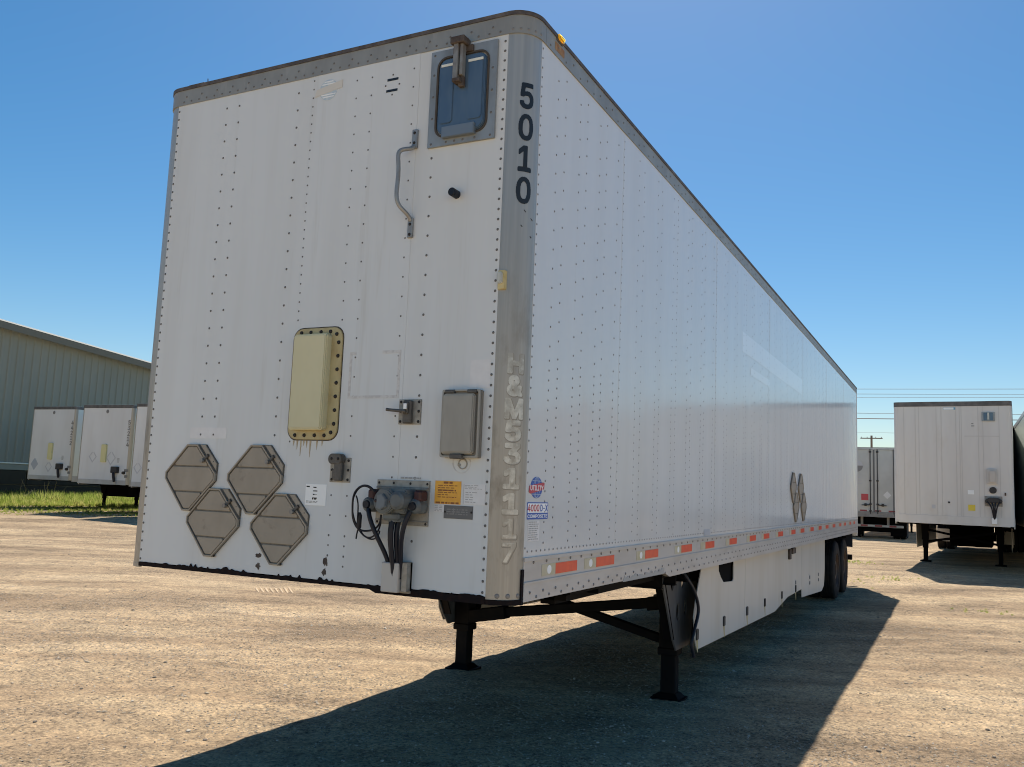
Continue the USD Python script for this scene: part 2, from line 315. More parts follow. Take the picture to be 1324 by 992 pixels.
# ---------------------------------------------------------------- ground
def ground_z(x, y):
    x, y = np.asarray(x, float), np.asarray(y, float)
    left = .19 * S01((y - 11) / 7) * S01((-x - 14) / 9)
    right = .12 * S01((y - 15) / 4.5) * S01((x + 9) / 8)
    P = np.stack([x, y, 0 * x], -1)
    # ruts and tyre tracks run roughly across the view
    a = .46; s = x * math.cos(a) + y * math.sin(a); t = -x * math.sin(a) + y * math.cos(a)
    q = np.stack([s * .18, t * 1.4, 0 * x], -1)
    ruts = (meshkit.fbm(q, 3, 5) - .5) * .036
    lumps = (meshkit.fbm(P * .9, 3, 2) - .5) * .045 + (meshkit.fbm(P * 4.5, 2, 9) - .5) * .020
    near = np.clip(1.2 - np.hypot(x, y - 4) / 75, 0, 1)
    return left + right + (ruts + lumps) * near - .008
def axis_coords(a, b, fine, grow, far):
    c = list(np.arange(a, b, fine)); st = fine
    while c[-1] < far: st *= grow; c.append(c[-1] + st)
    st = fine
    while c[0] > -far: st *= grow; c.insert(0, c[0] - st)
    return np.array(c)
gx, gy = axis_coords(-9, 6.5, .07, 1.045, 3500), axis_coords(-1.5, 11, .07, 1.045, 3500)
X, Y = np.meshgrid(gx, gy); Z = ground_z(X, Y)
idx = np.arange(X.size).reshape(X.shape)
quads = np.stack([idx[:-1, :-1], idx[:-1, 1:], idx[1:, 1:], idx[1:, :-1]], -1).reshape(-1, 4)
gn = {"g": ("geometry", {}),
      "mr": ("mapping", {"rotation": (0, 0, -.46), "scale": (1, 1, 1)}),
      "ms": ("mapping", {"scale": (.26, 1.0, 1)}), "n1": ("noise_texture", {"scale": 1.0, "detail": 7.0, "roughness": .62, "distortion": .4}),
      "r1": ("rgb_ramp", {"ramp": [(.33, (.24, .170, .108)), (.46, (.36, .258, .163)), (.56, (.46, .338, .213)), (.70, (.585, .44, .285))]}),
      "n2": ("noise_texture", {"scale": 7.0, "detail": 8.0, "roughness": .75}),
      "r2": ("rgb_ramp", {"ramp": [(.36, (.48, .48, .49)), (.47, (.97, .97, .97)), (.53, (1.03, 1.03, 1.02)), (.64, (1.3, 1.27, 1.2))]}),
      "n3": ("noise_texture", {"scale": 36.0, "detail": 3.0, "roughness": .75}),
      "r3": ("rgb_ramp", {"ramp": [(.36, (.26, .26, .28)), (.46, (.88, .88, .88)), (.54, (1.05, 1.05, 1.03)), (.64, (1.65, 1.6, 1.5))]}),
      "x1": ("mix_color", {"blend_type": "multiply", "fac": .75}), "x2": ("mix_color", {"blend_type": "multiply", "fac": 1.0}),
      "rf": ("rgb_ramp", {"ramp": [(.36, (1, 1, 1)), (.58, (.62, .62, .62))]}),
      "n4": ("noise_texture", {"scale": 1.1, "detail": 7.0, "roughness": .7}),
      "r4": ("rgb_ramp", {"ramp": [(.34, (.74, .75, .77)), (.46, (.97, .97, .97)), (.62, (1.12, 1.1, 1.07))]}),
      "x3": ("mix_color", {"blend_type": "multiply", "fac": .9}),
      "bu": ("bump", {"strength": .7, "distance": .03}), "b2": ("bump", {"strength": .4, "distance": .010}),
      "p": ("principled_bsdf", {"roughness": .95, "specular_ior_level": .15, "diffuse_roughness": .6})}
gl = [("g.position", "mr.vector"), ("mr.vector", "ms.vector"), ("ms.vector", "n1.vector"), ("n1.fac", "r1.fac"), ("g.position", "n2.vector"), ("n2.fac", "r2.fac"),
      ("g.position", "n3.vector"), ("n3.fac", "r3.fac"), ("r1.color", "x1.a"), ("r2.color", "x1.b"), ("x1.result", "x2.a"), ("r3.color", "x2.b"),
      ("g.position", "n4.vector"), ("n4.fac", "r4.fac"), ("x2.result", "x3.a"), ("r4.color", "x3.b"), ("n4.fac", "rf.fac"), ("rf.color", "x2.fac"),
      ("x3.result", "p.base_color"), ("n2.fac", "bu.height"), ("n3.fac", "b2.height"), ("bu.normal", "b2.normal"), ("b2.normal", "p.normal")]
M["ground"] = usdkit.material(stage, "/World/Looks/ground", gn, gl, surface="p.BSDF")
obj("ground", (np.stack([X.ravel(), Y.ravel(), Z.ravel()], -1), quads), "ground", smooth=True, kind="structure")

def instancer(name, protos, pos, scale, yaw, which, kind, label, cat):
    p = path_for("/World", name); pi = UsdGeom.PointInstancer.Define(stage, p)
    pi.CreatePositionsAttr(Vt.Vec3fArray.FromNumpy(np.asarray(pos, np.float32)))
    pi.CreateScalesAttr(Vt.Vec3fArray.FromNumpy(np.asarray(scale, np.float32)))
    q = np.zeros((len(pos), 4)); q[:, 0] = np.cos(yaw / 2); q[:, 3] = np.sin(yaw / 2)
    pi.CreateOrientationsAttr(Vt.QuathArray([Gf.Quath(float(a), 0, 0, float(d)) for a, _, _, d in q]))
    pi.CreateProtoIndicesAttr(Vt.IntArray.FromNumpy(np.asarray(which, np.int32)))
    rel = pi.CreatePrototypesRel()
    for i, (mesh, m_, sm) in enumerate(protos):
        g = usdkit.mesh(stage, f"{p}/{cat.replace(' ', '_')}_kind_{i:03d}" if i else f"{p}/{cat.replace(' ', '_')}_kind", mesh, M[m_], smooth=sm); rel.AddTarget(g.GetPath())
    tag(pi, label, cat, None, kind)
M["stone_a"] = mat("stone_a", (0.34, 0.29, 0.22), 0.9, c2=(0.24, 0.20, 0.16), scale=(40, 40, 40))
M["stone_b"] = mat("stone_b", (0.15, 0.125, 0.10), 0.9)
M["stone_c"] = mat("stone_c", (0.44, 0.39, 0.33), 0.9)
def stone(seed):
    r = np.random.default_rng(seed); t = trimesh.creation.icosphere(subdivisions=1)
    v = np.array(t.vertices); v *= (1 + .35 * (r.random(len(v)) - .5))[:, None] * [1, r.uniform(.6, .9), r.uniform(.4, .65)]
    return trimesh.Trimesh(v, t.faces, process=False)
pts, sc = [], []
k = 0
while k < 60000:
    # denser near the viewer, in loose patches
    d = rng.uniform(2.2, 30) if rng.random() < .35 else 2.2 + 12 * rng.random() ** 1.3
    a = YAW + rng.uniform(-.62, .62)
    x, y = CAM[0] + d * math.sin(a), CAM[1] + d * math.cos(a)
    if meshkit.noise(np.array([x * .35 + y * .12, y * .8, 0.]), 4) < rng.uniform(.1, .7): continue
    pts.append((x, y)); sc.append(rng.uniform(.0025, .0068) * (1 + (rng.random() < .02) * rng.uniform(.5, 1.5)) * (1 + d / 40)); k += 1
pts = np.array(pts); sc = np.array(sc)
P = np.column_stack([pts, ground_z(pts[:, 0], pts[:, 1]) + sc * .15])
instancer("gravel", [(stone(1), "stone_a", False), (stone(2), "stone_b", False), (stone(3), "stone_c", False), (stone(4), "stone_a", False)], P,
          np.column_stack([sc, sc, sc]), rng.uniform(0, 6.28, len(P)), rng.choice(4, len(P), p=[.36, .22, .12, .30]), "stuff",
          "loose pebbles scattered over the tan dirt yard", "gravel")

M["pale_dirt"] = mat("pale_dirt", (0.48, 0.36, 0.235), 0.95, c2=(0.36, 0.26, 0.165), scale=(20, 20, 20))
tread = []
for i in range(8):
    a_ = np.array([-6.65 + .35 * i / 7, 7.01 + .35 * i / 7]); b_ = a_ + [.46, -.42]
    tread.append(tube([(q[0], q[1], float(ground_z(*q)) + .001) for q in (a_ + (b_ - a_) * t for t in np.linspace(0, 1, 6))], [.004, .014, .016, .016, .014, .004], 6))
tag(obj("tyre_tread_marks", tread, "pale_dirt"), None, None, None, "structure")

# ---------------------------------------------------------------- the foreground trailer (front wall at y = 0, right flank at x = 1.295)
W, LEN, R, ZR, ZT, ZB = 1.295, 16.15, 0.131, 3.992, 4.112, 1.165
TR = thing("semi_trailer", "huge white box semi trailer in the foreground, number 5010 down its corner post", "semi trailer")
def part(name, mesh, m_, parent=TR, **k): return obj(name, mesh, m_, parent, **k)
# inner shell keeps light out between the sheets
part("inner_shell", [cb(-W + .03, W - .012, .16, LEN - .02, 1.152, 4.09), cb(-1.15, 1.15, .012, .2, 1.16, 4.09)], "bt_dark")
# front sheets
seams = [(-1.166, -.086), (-.092, .636), (.630, 1.166)]
front = []
for i, (a, b) in enumerate(seams):
    front.append(part("front_sheet", cb(a, b, -.0015 if i != 1 else -.0035, .010, 1.172, 3.996, .0008), "white_front"))
# corner posts
def arc_band(r_out, r_in, z0, z1, sx, ext=.0, n=14):
    th = np.linspace(0, np.pi / 2, n)
    c = np.array([W - R, R])
    o = [(c[0] + r_out * math.cos(t), c[1] - r_out * math.sin(t)) for t in th]
    i = [(c[0] + r_in * math.cos(t), c[1] - r_in * math.sin(t)) for t in th][::-1]
    poly = Polygon(o + i)
    if sx < 0: poly = affinity.scale(poly, -1, 1, origin=(0, 0))
    return prism(poly, "z", z0, z1)
part("corner_post", arc_band(R - .0005, R - .02, 1.158, 3.994, 1), "post_alu", smooth=40)
part("corner_post", arc_band(R - .0005, R - .02, 1.158, 3.994, -1), "post_alu", smooth=40)
# base strip and rusted lower edge of the front
r_ = random.Random(3); xs = np.arange(-1.14, 1.168, .012); zt = []
h = 1.172
for x in xs:
    h += r_.uniform(-.006, .006); h = min(max(h, 1.166), 1.178)
    zt.append(h + (r_.uniform(.004, .016) if r_.random() < .10 else 0))
poly = Polygon([(-1.163, 1.148), (.50, 1.152), (.54, 1.136), (1.166, 1.136)] + list(zip(xs[::-1], zt[::-1])) + [(-1.163, 1.170)])
part("rusted_front_edge", prism(poly.buffer(0), "y", -.0075, .02), "rust_black", label="rusted black lower edge of the front wall")
part("front_sill_curve", arc_band(R + .004, R - .02, 1.136, 1.160, 1), "rust_black", smooth=40)
part("front_sill_curve", arc_band(R + .002, R - .02, 1.140, 1.162, -1), "post_alu", smooth=40)
part("post_end_strap", [cb(W - .002, W + .006, R - .022, R + .004, 1.132, 1.30, .001)], "rust_black")
# top rail all round, its lip and the roof
outline = Polygon([(-W, LEN), (-W, R)] + [(-W + R - R * math.cos(t), R - R * math.sin(t)) for t in np.linspace(0, np.pi / 2, 12)] +
                  [(W - R + R * math.sin(t), R - R * math.cos(t)) for t in np.linspace(0, np.pi / 2, 12)] + [(W, LEN)])
ring = outline.buffer(.006, join_style=1) .difference(outline.buffer(-.03))
fr = sbox(-2, -1, 2, .165); sr = sbox(0, .168, 2, 20); sl = sbox(-2, .168, 0, 20)
for reg, nm in ((fr, "front_top_rail"), (sr, "side_top_rail"), (sl, "side_top_rail")):
    part(nm, prism(ring.intersection(reg), "z", ZR, 4.090), "top_alu", smooth=40)
lip = outline.buffer(.011, join_style=1).difference(outline.buffer(-.05))
part("roof_lip", prism(lip, "z", 4.0905, ZT), "roof_lip", smooth=40)
part("roof_sheet", prism(outline.buffer(-.045), "z", 4.088, 4.104), "roof")
# a bent scrap standing up on the roof edge
part("roof_edge_scrap", [tube([(-.93, -.004, 4.11), (-.932, -.004, 4.135)], .003, 5), cb(-1.09, -.96, -.006, .02, 4.1105, 4.1195, .002)], "roof_lip")
# right flank: sheets, each slightly lapped over the next
flank_seams = [R] + [1.41 + 1.235 * i for i in range(12)] + [LEN - .045]
for i in range(len(flank_seams) - 1):
    a, b = flank_seams[i], flank_seams[i + 1]
    if b - a < .05: continue
    off = (i % 2) * .0009
    part("side_sheet", cb(W - .010, W + .0005 + off, a - (.012 if off else -.0005), b + (.012 if off else -.0005), 1.352, 3.996, .0006), "white_side")
part("side_wall", cb(-W, -W + .012, R, LEN, 1.352, 3.996), "white_side", label="far flank of white sheets")
# bottom side rail, stepped profile, drops behind the landing gear
prof = Polygon([(R, 1.145), (2.40, 1.140), (2.56, 1.100), (8.0, 1.088), (LEN - .03, 1.072), (LEN - .03, 1.355), (R, 1.355)])
part("side_rail", [prism(prof, "x", W - .03, W + .004),
                   prism(sbox(R, 1.336, LEN - .03, 1.3548), "x", W + .0035, W + .010),
                   prism(sbox(R, 1.228, LEN - .03, 1.238), "x", W + .0035, W + .011),
                   prism(prof.intersection(sbox(0, 1.0, 17, 1.2285)), "x", W + .0035, W + .008)], "rail_alu")
part("side_rail", prism(prof, "x", -W - .004, -W + .03), "rail_alu")
part("rail_grime", [prism(Polygon([(1.55, 1.136), (2.42, 1.130)] + [(2.42 - i * .03, 1.150 + r_.uniform(0, .028)) for i in range(29)]), "x", W + .0075, W + .0095)], "ink_grey")
# rear frame
part("rear_frame", [cb(W - .05, W + .006, LEN - .045, LEN + .02, 1.05, 4.112, .004), cb(-W - .006, -W + .05, LEN - .045, LEN + .02, 1.05, 4.112, .004),
                    cb(-W, W, LEN - .04, LEN + .015, 1.0, 1.22, .004), cb(-W + .05, W - .05, LEN - .02, LEN + .012, 1.22, 4.10)], "bt_white")
# --- rivets
fp = []
def col(x, z0, z1, dz, y=-.0015):
    for z in np.arange(z0, z1, dz): fp.append((x, y, z))
for x in (-.752, -.652, .222, .325): col(x, 1.30 + (0 if x < -.7 or .2 < x < .3 else .0), 3.97, .1045)
for x in (-.195, .738, .60): col(x, 1.30, 3.97, .1045)
for x in (-.083,): col(x, 1.22, 3.98, .0518)
for x in (-1.157, 1.150): col(x, 1.19, 3.98, .0522)
for x in (.222, .325): col(x, 1.25, 1.45, .052)
clear = [(-1.0, -.09 + .2, 1.22, 1.885), (-.15, .25, 1.91, 2.52), (.71, 1.12, 3.44, 3.98), (.89, 1.118, 1.82, 2.17), (.2, .35, 1.67, 1.83), (.61, .765, 1.98, 2.12), (.50, .84, 1.47, 1.71), (.855, 1.09, 1.52, 1.71), (.61, .76, 1.15, 1.31)]
fp = [q for q in fp if not any(a <= q[0] <= b and c <= q[2] <= d for a, b, c, d in clear)]
part("front_rivets", domes(fp, (0, -1, 0), .0074, .0034), "rivet", kind="stuff")
sp = []
def scol(y, z0, z1, dz):
    for z in np.arange(z0, z1, dz): sp.append((W + .001, y, z))
ycols = [.353, .460, .668, .777, .985, 1.095, 1.302]
for i in range(12):
    s = 1.41 + 1.235 * i
    ycols += [s + .307, s + .416, s + .731, s + .828, s + 1.13]
for j, y in enumerate(ycols):
    if y < LEN - .1:
        o = .045 if j % 2 else 0.
        scol(y, 2.425 + o, 3.97, .1035); scol(y, 1.42 + o * .5, 2.40, .0517)
for i in range(12): scol(1.41 + 1.235 * i, 1.40, 3.98, .0518)
scol(R + .012, 1.40, 3.98, .0522)
for y in np.arange(.17, LEN - .06, .0518): sp.append((W + .001, y, 1.383))
sp = [q for q in sp if not (.14 < q[1] < .345 and 1.42 < q[2] < 1.76)]
part("side_rivets", domes(sp, (1, 0, 0), .0060, .0028), "rivet_side", kind="stuff")
rp = []
for y in np.arange(.20, LEN - .1, .155):
    rp.append((W + .008, y, 1.185)); rp.append((W + .008, y + .075, 1.160 if y < 2.3 else 1.135))
    if y < 2.3 or True: rp.append((W + .004, y + .04, 1.328))
part("rail_bolts", domes(rp, (1, 0, 0), .0085, .006), "rivet_alu", kind="stuff")
tp = [(x, -.0065, 4.012) for x in np.arange(-1.12, 1.16, .064)] + [(x, -.0065, 4.045) for x in np.arange(-1.1, 1.16, .128)]
part("top_rail_rivets", domes(tp, (0, -1, 0), .0065, .003), "rivet", kind="stuff")
tp = []
for t in np.linspace(.2, 1.4, 5):
    tp.append((W - R + (R + .006) * math.sin(t), R - (R + .006) * math.cos(t), 4.016, t))
part("corner_rivets", [domes([q[:3]], (math.sin(q[3]), -math.cos(q[3]), 0), .0075, .003) for q in tp] +
     [domes([(W - R + (R) * math.sin(t), R - R * math.cos(t), 1.178)], (math.sin(t), -math.cos(t), 0), .012, .004, 10) for t in (.45, .85, 1.3)], "rivet_alu", kind="stuff")
part("side_top_rivets", domes([(W + .0065, y, 4.014 + .032 * (i % 2)) for i, y in enumerate(np.arange(.22, LEN, .104))], (1, 0, 0), .0065, .003), "rivet", kind="stuff")
# --- corner post numbers
def bend(mesh, a_mid, off):
    """flat lettering (x = arc length about the middle, y = height, z = depth) bent round the corner post"""
    v = np.array(mesh.vertices); rad = R + off + v[:, 2]; t = a_mid + v[:, 0] / R
    w = np.stack([W - R + rad * np.sin(t), R - rad * np.cos(t), v[:, 1]], 1)
    return trimesh.Trimesh(w, mesh.faces, process=False)
def post_text(ch, height, zc, a_mid, off, depth=.0012, bold=False, sq=1.0, grow=1.0):
    t = meshkit.text_mesh(ch, height, depth, bold); t = t.subdivide().subdivide() if False else t
    v = np.array(t.vertices); v[:, 0] -= (v[:, 0].min() + v[:, 0].max()) / 2; v[:, 1] -= (v[:, 1].min() + v[:, 1].max()) / 2
    v[:, 0] *= sq * grow; v[:, 1] = v[:, 1] * grow + zc
    tri = trimesh.Trimesh(v, t.faces, process=False).subdivide_to_size(.02)
    return bend(tri, a_mid, off)
def glyph(ch, height, fat, sq):
    t = meshkit.text_mesh(ch, height, .001, True); top = t.triangles[t.face_normals[:, 2] > .9][:, :, :2]
    g = shapely.union_all([Polygon(q) for q in top]).buffer(.0005)
    x0, z0, x1, z1 = g.bounds; g = affinity.translate(g, -(x0 + x1) / 2, -(z0 + z1) / 2)
    return affinity.scale(g, sq, 1, origin=(0, 0)).buffer(fat, join_style=2)
def post_glyph(g, zc, a_mid, off, depth):
    t = prism(g, "z", 0, depth); t.apply_translation((0, zc, 0))
    return bend(t.subdivide_to_size(.02), a_mid, off)
for ch, zc in zip("5010", (3.662, 3.497, 3.332, 3.168)):
    part("post_number", post_glyph(glyph(ch, .126, .0012, .82), zc, .86, -.0002, .0012), "number_black")
for ch, zc, sq in (("H", 2.292, 1.05), ("&", 2.182, 1.0), ("M", 2.070, .98), ("5", 1.962, 1.25), ("3", 1.852, 1.25), ("1", 1.733, 1.3), ("1", 1.612, 1.3), ("1", 1.495, 1.2), ("7", 1.382, 1.1)):
    faint = zc < 1.55
    g = glyph(ch, .087, .0045, sq)
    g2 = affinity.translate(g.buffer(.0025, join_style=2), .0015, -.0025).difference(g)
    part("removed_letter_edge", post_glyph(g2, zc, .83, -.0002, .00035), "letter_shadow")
    part("removed_letter", post_glyph(g if not faint else g.buffer(-.005), zc, .83, -.0002, .0004), "letter_ghost", label="pale ghost of a removed letter on the post" if ch == "H" else None)
# scratch on the post and side marker lamp
part("post_scratch", [bend(prism(Polygon([(-.01, 2.985), (.055, 2.93), (.058, 2.935), (-.008, 2.99)]), "z", 0, .0008), .86, .0005),
                      bend(prism(Polygon([(.005, 3.065), (.06, 3.02), (.06, 3.026), (.006, 3.07)]), "z", 0, .0008), .86, .0005)], "hinge_dark")
lamp = part("marker_lamp", front_box(rrect(1.166, 1.208, 2.655, 2.752, .006), -.012, .012, .004), "amber_dull", label="faded cream marker lamp")
part("lens", front_box(rrect(1.168, 1.196, 2.682, 2.742, .012), -.030, -.012, .008), "lens_clear", lamp, smooth=30)
al = part("roof_marker_lamp", cb(W + .004, W + .014, .29, .37, 4.076, 4.108, .004), "roof_lip", label="amber roof marker lamp")
part("lens", side_box(rrect(.294, .366, 4.084, 4.115, .011), W + .006, W + .030, .010), "amber", al, smooth=30)
part("lamp_rust_stain", prism(rrect(.275, .40, 4.02, 4.066, .01), "x", W + .0064, W + .0070), "rust")
# --- vent door
vf = part("vent_frame", prism(sbox(.716, 3.443, 1.113, 3.971).difference(rrect(.764, 1.064, 3.493, 3.924, .055)), "y", -.016, .0), "vent_frame", label="grey metal vent door frame high on the front")
vd = part("vent_door", front_box(rrect(.772, 1.056, 3.501, 3.916, .05), -.026, -.004, .010), "vent_blue", vf, smooth=30)
part("pressing", [front_box(rrect(.786, .868, 3.555, 3.88, .02), -.031, -.024, .004), front_box(rrect(.952, 1.042, 3.555, 3.88, .02), -.031, -.024, .004)], "vent_blue", vf)
part("bright_edge", [cb(.79, .868, -.033, -.027, 3.868, 3.882, .001), cb(.952, 1.04, -.033, -.027, 3.868, 3.882, .001)], "warehouse_trim", vf)
part("vent_gasket", prism(rrect(.757, 1.071, 3.486, 3.931, .06).difference(rrect(.767, 1.061, 3.496, 3.921, .052)), "y", -.020, -.015), "gasket", vf)
part("vent_flap", [front_box(rrect(.812, 1.006, 3.476, 3.536, .004), -.040, -.010, .004)], "vent_flap", vf)
part("frame_rivet", domes([(x, -.016, z) for x, z in [(.738, 3.46), (.738, 3.6), (.738, 3.72), (.738, 3.84), (.738, 3.95), (1.09, 3.46), (1.09, 3.58), (1.09, 3.7), (1.09, 3.82), (.86, 3.952), (.83, 3.46), (.88, 3.46), (.93, 3.46), (1.0, 3.46)]], (0, -1, 0), .007, .003), "rivet", vf, kind="stuff")
vl = part("vent_latch", [cb(.884, .912, -.075, -.028, 3.765, 3.985, .003), cb(.918, .936, -.065, -.028, 3.79, 3.975, .003)], "bracket", label="rusty vent latch bracket")
part("latch_head", [cb(.868, .952, -.085, -.012, 3.958, 3.996, .004), cb(.855, .975, -.03, -.014, 3.93, 3.965, .002)], "bracket_rust", vl)
part("latch_tip", [cb(.884, .928, -.078, -.026, 3.752, 3.772, .003), cb(.876, .898, -.060, -.026, 3.786, 3.802, .002), cb(.905, .938, -.050, -.026, 3.735, 3.790, .003)], "bracket_rust", vl)
# --- grab handle
gh = part("grab_handle", tube(spline([(.632, -.012, 3.47), (.628, -.03, 3.45), (.588, -.075, 3.425), (.584, -.08, 3.36), (.585, -.08, 3.23), (.586, -.08, 3.17), (.597, -.07, 3.13), (.628, -.03, 3.085), (.634, -.012, 3.06)], 40), .0115, 8), "handle_steel", smooth=60)
part("mounting_tab", cb(.616, .650, -.016, -.0016, 3.455, 3.560, .003), "handle_steel", gh)
part("mounting_tab", cb(.618, .650, -.016, -.0016, 2.968, 3.075, .003), "handle_steel", gh)
part("mounting_bolt", domes([(.633, -.016, 3.54), (.633, -.016, 3.485), (.634, -.016, 2.985), (.634, -.016, 3.04)], (0, -1, 0), .009, .006), "bolt", gh)
part("rubber_plug", moved(lathe([(0, -.06), (.018, -.06), (.022, -.055), (.022, 0.0), (0, 0)], "y", 16), (.904, 0, 3.172)), "rubber", smooth=40)
# --- cream cover
fl = part("cover_flange", front_box(rrect(-.098, .238, 1.905, 2.515, .06), -.010, 0, .003), "cream_flange", label="cream bolted cover, stained around its bolts")
part("cover_gasket", prism(rrect(-.104, .244, 1.899, 2.521, .064), "y", -.004, -.0016), "gasket", fl)
part("cover", front_box(rrect(-.064, .166, 1.954, 2.477, .018), -.056, -.009, .012), "cream", fl)
bp = [(x, -.010, z) for z in (1.928, 2.492) for x in (-.045, .02, .09, .155)] + [(.214, -.010, z) for z in np.linspace(1.99, 2.43, 7)] + [(-.080, -.010, z) for z in np.linspace(1.99, 2.43, 7)] + [(.198, -.01, 1.944), (.198, -.01, 2.476)]
for q in bp: part("cover_bolt", domes([q], (0, -1, 0), .0115, .009, 8), "bolt", fl)
part("rust_runs", [prism(Polygon([(x, 1.90), (x + .012, 1.90), (x + .005, 1.90 - l)]), "y", -.0052, -.0036) for x, l in ((-.06, .03), (-.035, .05), (-.01, .085), (.03, .04), (.055, .09), (.10, .05), (.135, .03), (.01, .03))], "rust_stain")
# --- ghosts of removed stickers
part("sticker_ghost", prism(rrect(-.835, -.552, 1.905, 1.968, .006), "y", -.0024, -.0014), "ghost")
g_ = sbox(.29, 2.125, .615, 2.375).difference(sbox(.305, 2.14, .60, 2.36)).difference(sbox(.33, 2.35, .50, 2.38))
part("sticker_ghost", prism(g_, "y", -.0046, -.0034), "ghost_edge", label="square outline left by a removed sticker")
part("sticker_ghost", prism(sbox(1.03, 2.17, 1.143, 2.31), "y", -.0024, -.0014), "ghost")
# --- oval badge remains and twin bars
badge = part("badge_remnant", prism(affinity.scale(Point(.024, 3.893).buffer(.062, quad_segs=12), 1.02, 1.0), "y", -.0046, -.0034), "decal_pale", label="faded blue round badge with a pasted tan strip")
part("pasted_strip", prism(Polygon([(-.072, 3.862), (.12, 3.892), (.122, 3.938), (-.060, 3.905)]), "y", -.0058, -.0046), "decal_tan", badge)
part("badge_line", prism(shapely.union_all([sbox(-.035, z, .08, z + .006) for z in (3.848, 3.862, 3.925, 3.939)]).intersection(affinity.scale(Point(.024, 3.893).buffer(.058), 1, 1)), "y", -.0053, -.0046), "label_white", badge)
part("black_bar_mark", [prism(sbox(.428, 3.868, .500, 3.882), "y", -.0046, -.0034), prism(sbox(.424, 3.805, .498, 3.819), "y", -.0046, -.0034)], "number_black", label="two short black bars")
part("bar_mark_rivets", domes([(.464, -.0035, 3.902), (.464, -.0035, 3.788), (.418, -.0035, 3.845), (.508, -.0035, 3.842)], (0, -1, 0), .006, .003), "rivet", kind="stuff")
# --- latch plate with handle
lp = part("lever_latch", front_box(rrect(.622, .757, 1.988, 2.117, .003), -.008, -.0015, .003), "latch_plate")
part("latch_body", [cb(.662, .712, -.035, -.007, 1.992, 2.110, .006), cb(.672, .702, -.048, -.03, 2.04, 2.10, .005)], "latch_dark", lp)
part("lever", tube(spline([(.695, -.055, 2.052), (.65, -.06, 2.054), (.585, -.062, 2.060)], 10), .0085, 8), "latch_dark", lp, smooth=60)
part("catch", cb(.680, .698, -.056, -.046, 2.062, 2.092, .002), "label_white", lp)
part("latch_bolt", domes([(x, -.008, z) for x in (.635, .744) for z in (2.003, 2.055, 2.103)], (0, -1, 0), .008, .006), "bolt", lp)
# --- bolted hook plate
hp = part("hook_plate", front_box(rrect(.207, .341, 1.682, 1.812, .003), -.008, -.0015, .003), "latch_plate")
part("hook_body", [front_box(rrect(.212, .306, 1.776, 1.832, .026), -.04, -.007, .006), cb(.250, .300, -.036, -.007, 1.69, 1.79, .006), cb(.236, .262, -.03, -.007, 1.70, 1.75, .004)], "latch_dark", hp)
part("hook_bolt", domes([(x, -.008, z) for x in (.222, .326) for z in (1.697, 1.747, 1.797)] + [(.238, -.04, 1.805), (.28, -.04, 1.805)], (0, -1, 0), .008, .006), "bolt", hp)
# --- document box
db = part("document_box", front_box(rrect(.900, 1.112, 1.825, 2.158, .008), -.030, 0, .005), "doc_edge", label="aluminium document box with rounded lid")
part("box_lid", front_box(rrect(.908, 1.090, 1.842, 2.138, .016), -.056, -.029, .012), "doc_alu", db, smooth=25)
part("box_rim", prism(rrect(.900, 1.112, 1.825, 2.158, .008).difference(rrect(.908, 1.104, 1.833, 2.150, .012)), "y", -.042, -.029), "doc_alu", db)
for x in (.945, 1.07): part("lid_hinge", tube([(x - .025, -.040, 2.148), (x + .025, -.040, 2.148)], .011, 8), "latch_dark", db)
part("lid_clasp", cb(.968, 1.035, -.066, -.02, 1.818, 1.842, .004), "latch_dark", db)
part("clasp_ring_stain", prism(Point(1.005, 1.80).buffer(.052).difference(Point(1.005, 1.80).buffer(.046)).intersection(sbox(.9, 1.7, 1.1, 1.82)), "y", -.0026, -.0014), "ghost_edge")
part("seal_tag", [prism(Point(1.012, 1.795).buffer(.026).difference(Point(1.012, 1.795).buffer(.021)), "y", -.006, -.003), cb(.985, 1.0, -.007, -.003, 1.785, 1.795, .001)], "doc_alu")
# --- connector plate
ep = part("connector_plate", front_box(rrect(.518, .832, 1.482, 1.706, .002), -.012, 0, .002), "latch_plate", label="dirty alloy plate carrying the air and electric couplings")
part("plate_fold", [cb(.519, .831, -.020, -.010, 1.660, 1.672, .002), cb(.519, .831, -.017, -.010, 1.50, 1.507, .001)], "bracket", ep)
part("plate_bolt", domes([(x, -.012, z) for x in (.53, .62, .72, .82) for z in (1.69,)] + [(x, -.012, 1.493) for x in (.53, .63, .82)], (0, -1, 0), .007, .004), "bolt", ep)
el = part("electric_socket", front_box(rrect(.592, .765, 1.540, 1.662, .02), -.115, -.010, .012), "socket_grey", smooth=25)
part("socket_neck", moved(lathe([(0, -.13), (.030, -.13), (.044, -.12), (.048, 0), (0, 0)], "y", 20), (.735, -.03, 1.605)), "socket_grey", el, smooth=30)
part("socket_lid", front_box(Point(.655, 1.598).buffer(.062, quad_segs=8), -.150, -.11, .012), "socket_grey", el, smooth=25)
part("lid_face", front_box(Polygon([(.628, 1.628), (.660, 1.636), (.684, 1.610), (.680, 1.572), (.652, 1.556), (.624, 1.566)]), -.168, -.149, .006), "socket_face", el)
part("socket_screw", domes([(.70, -.15, 1.60), (.612, -.15, 1.60)], (0, -1, 0), .009, .006), "glad_red", el)
part("socket_skirt", [cb(.63, .73, -.12, -.02, 1.505, 1.548, .012), moved(lathe([(0, -.022), (.05, -.022), (.055, 0), (0, 0)], "z", 20), (.69, -.06, 1.522))], "socket_grey", el, smooth=30)
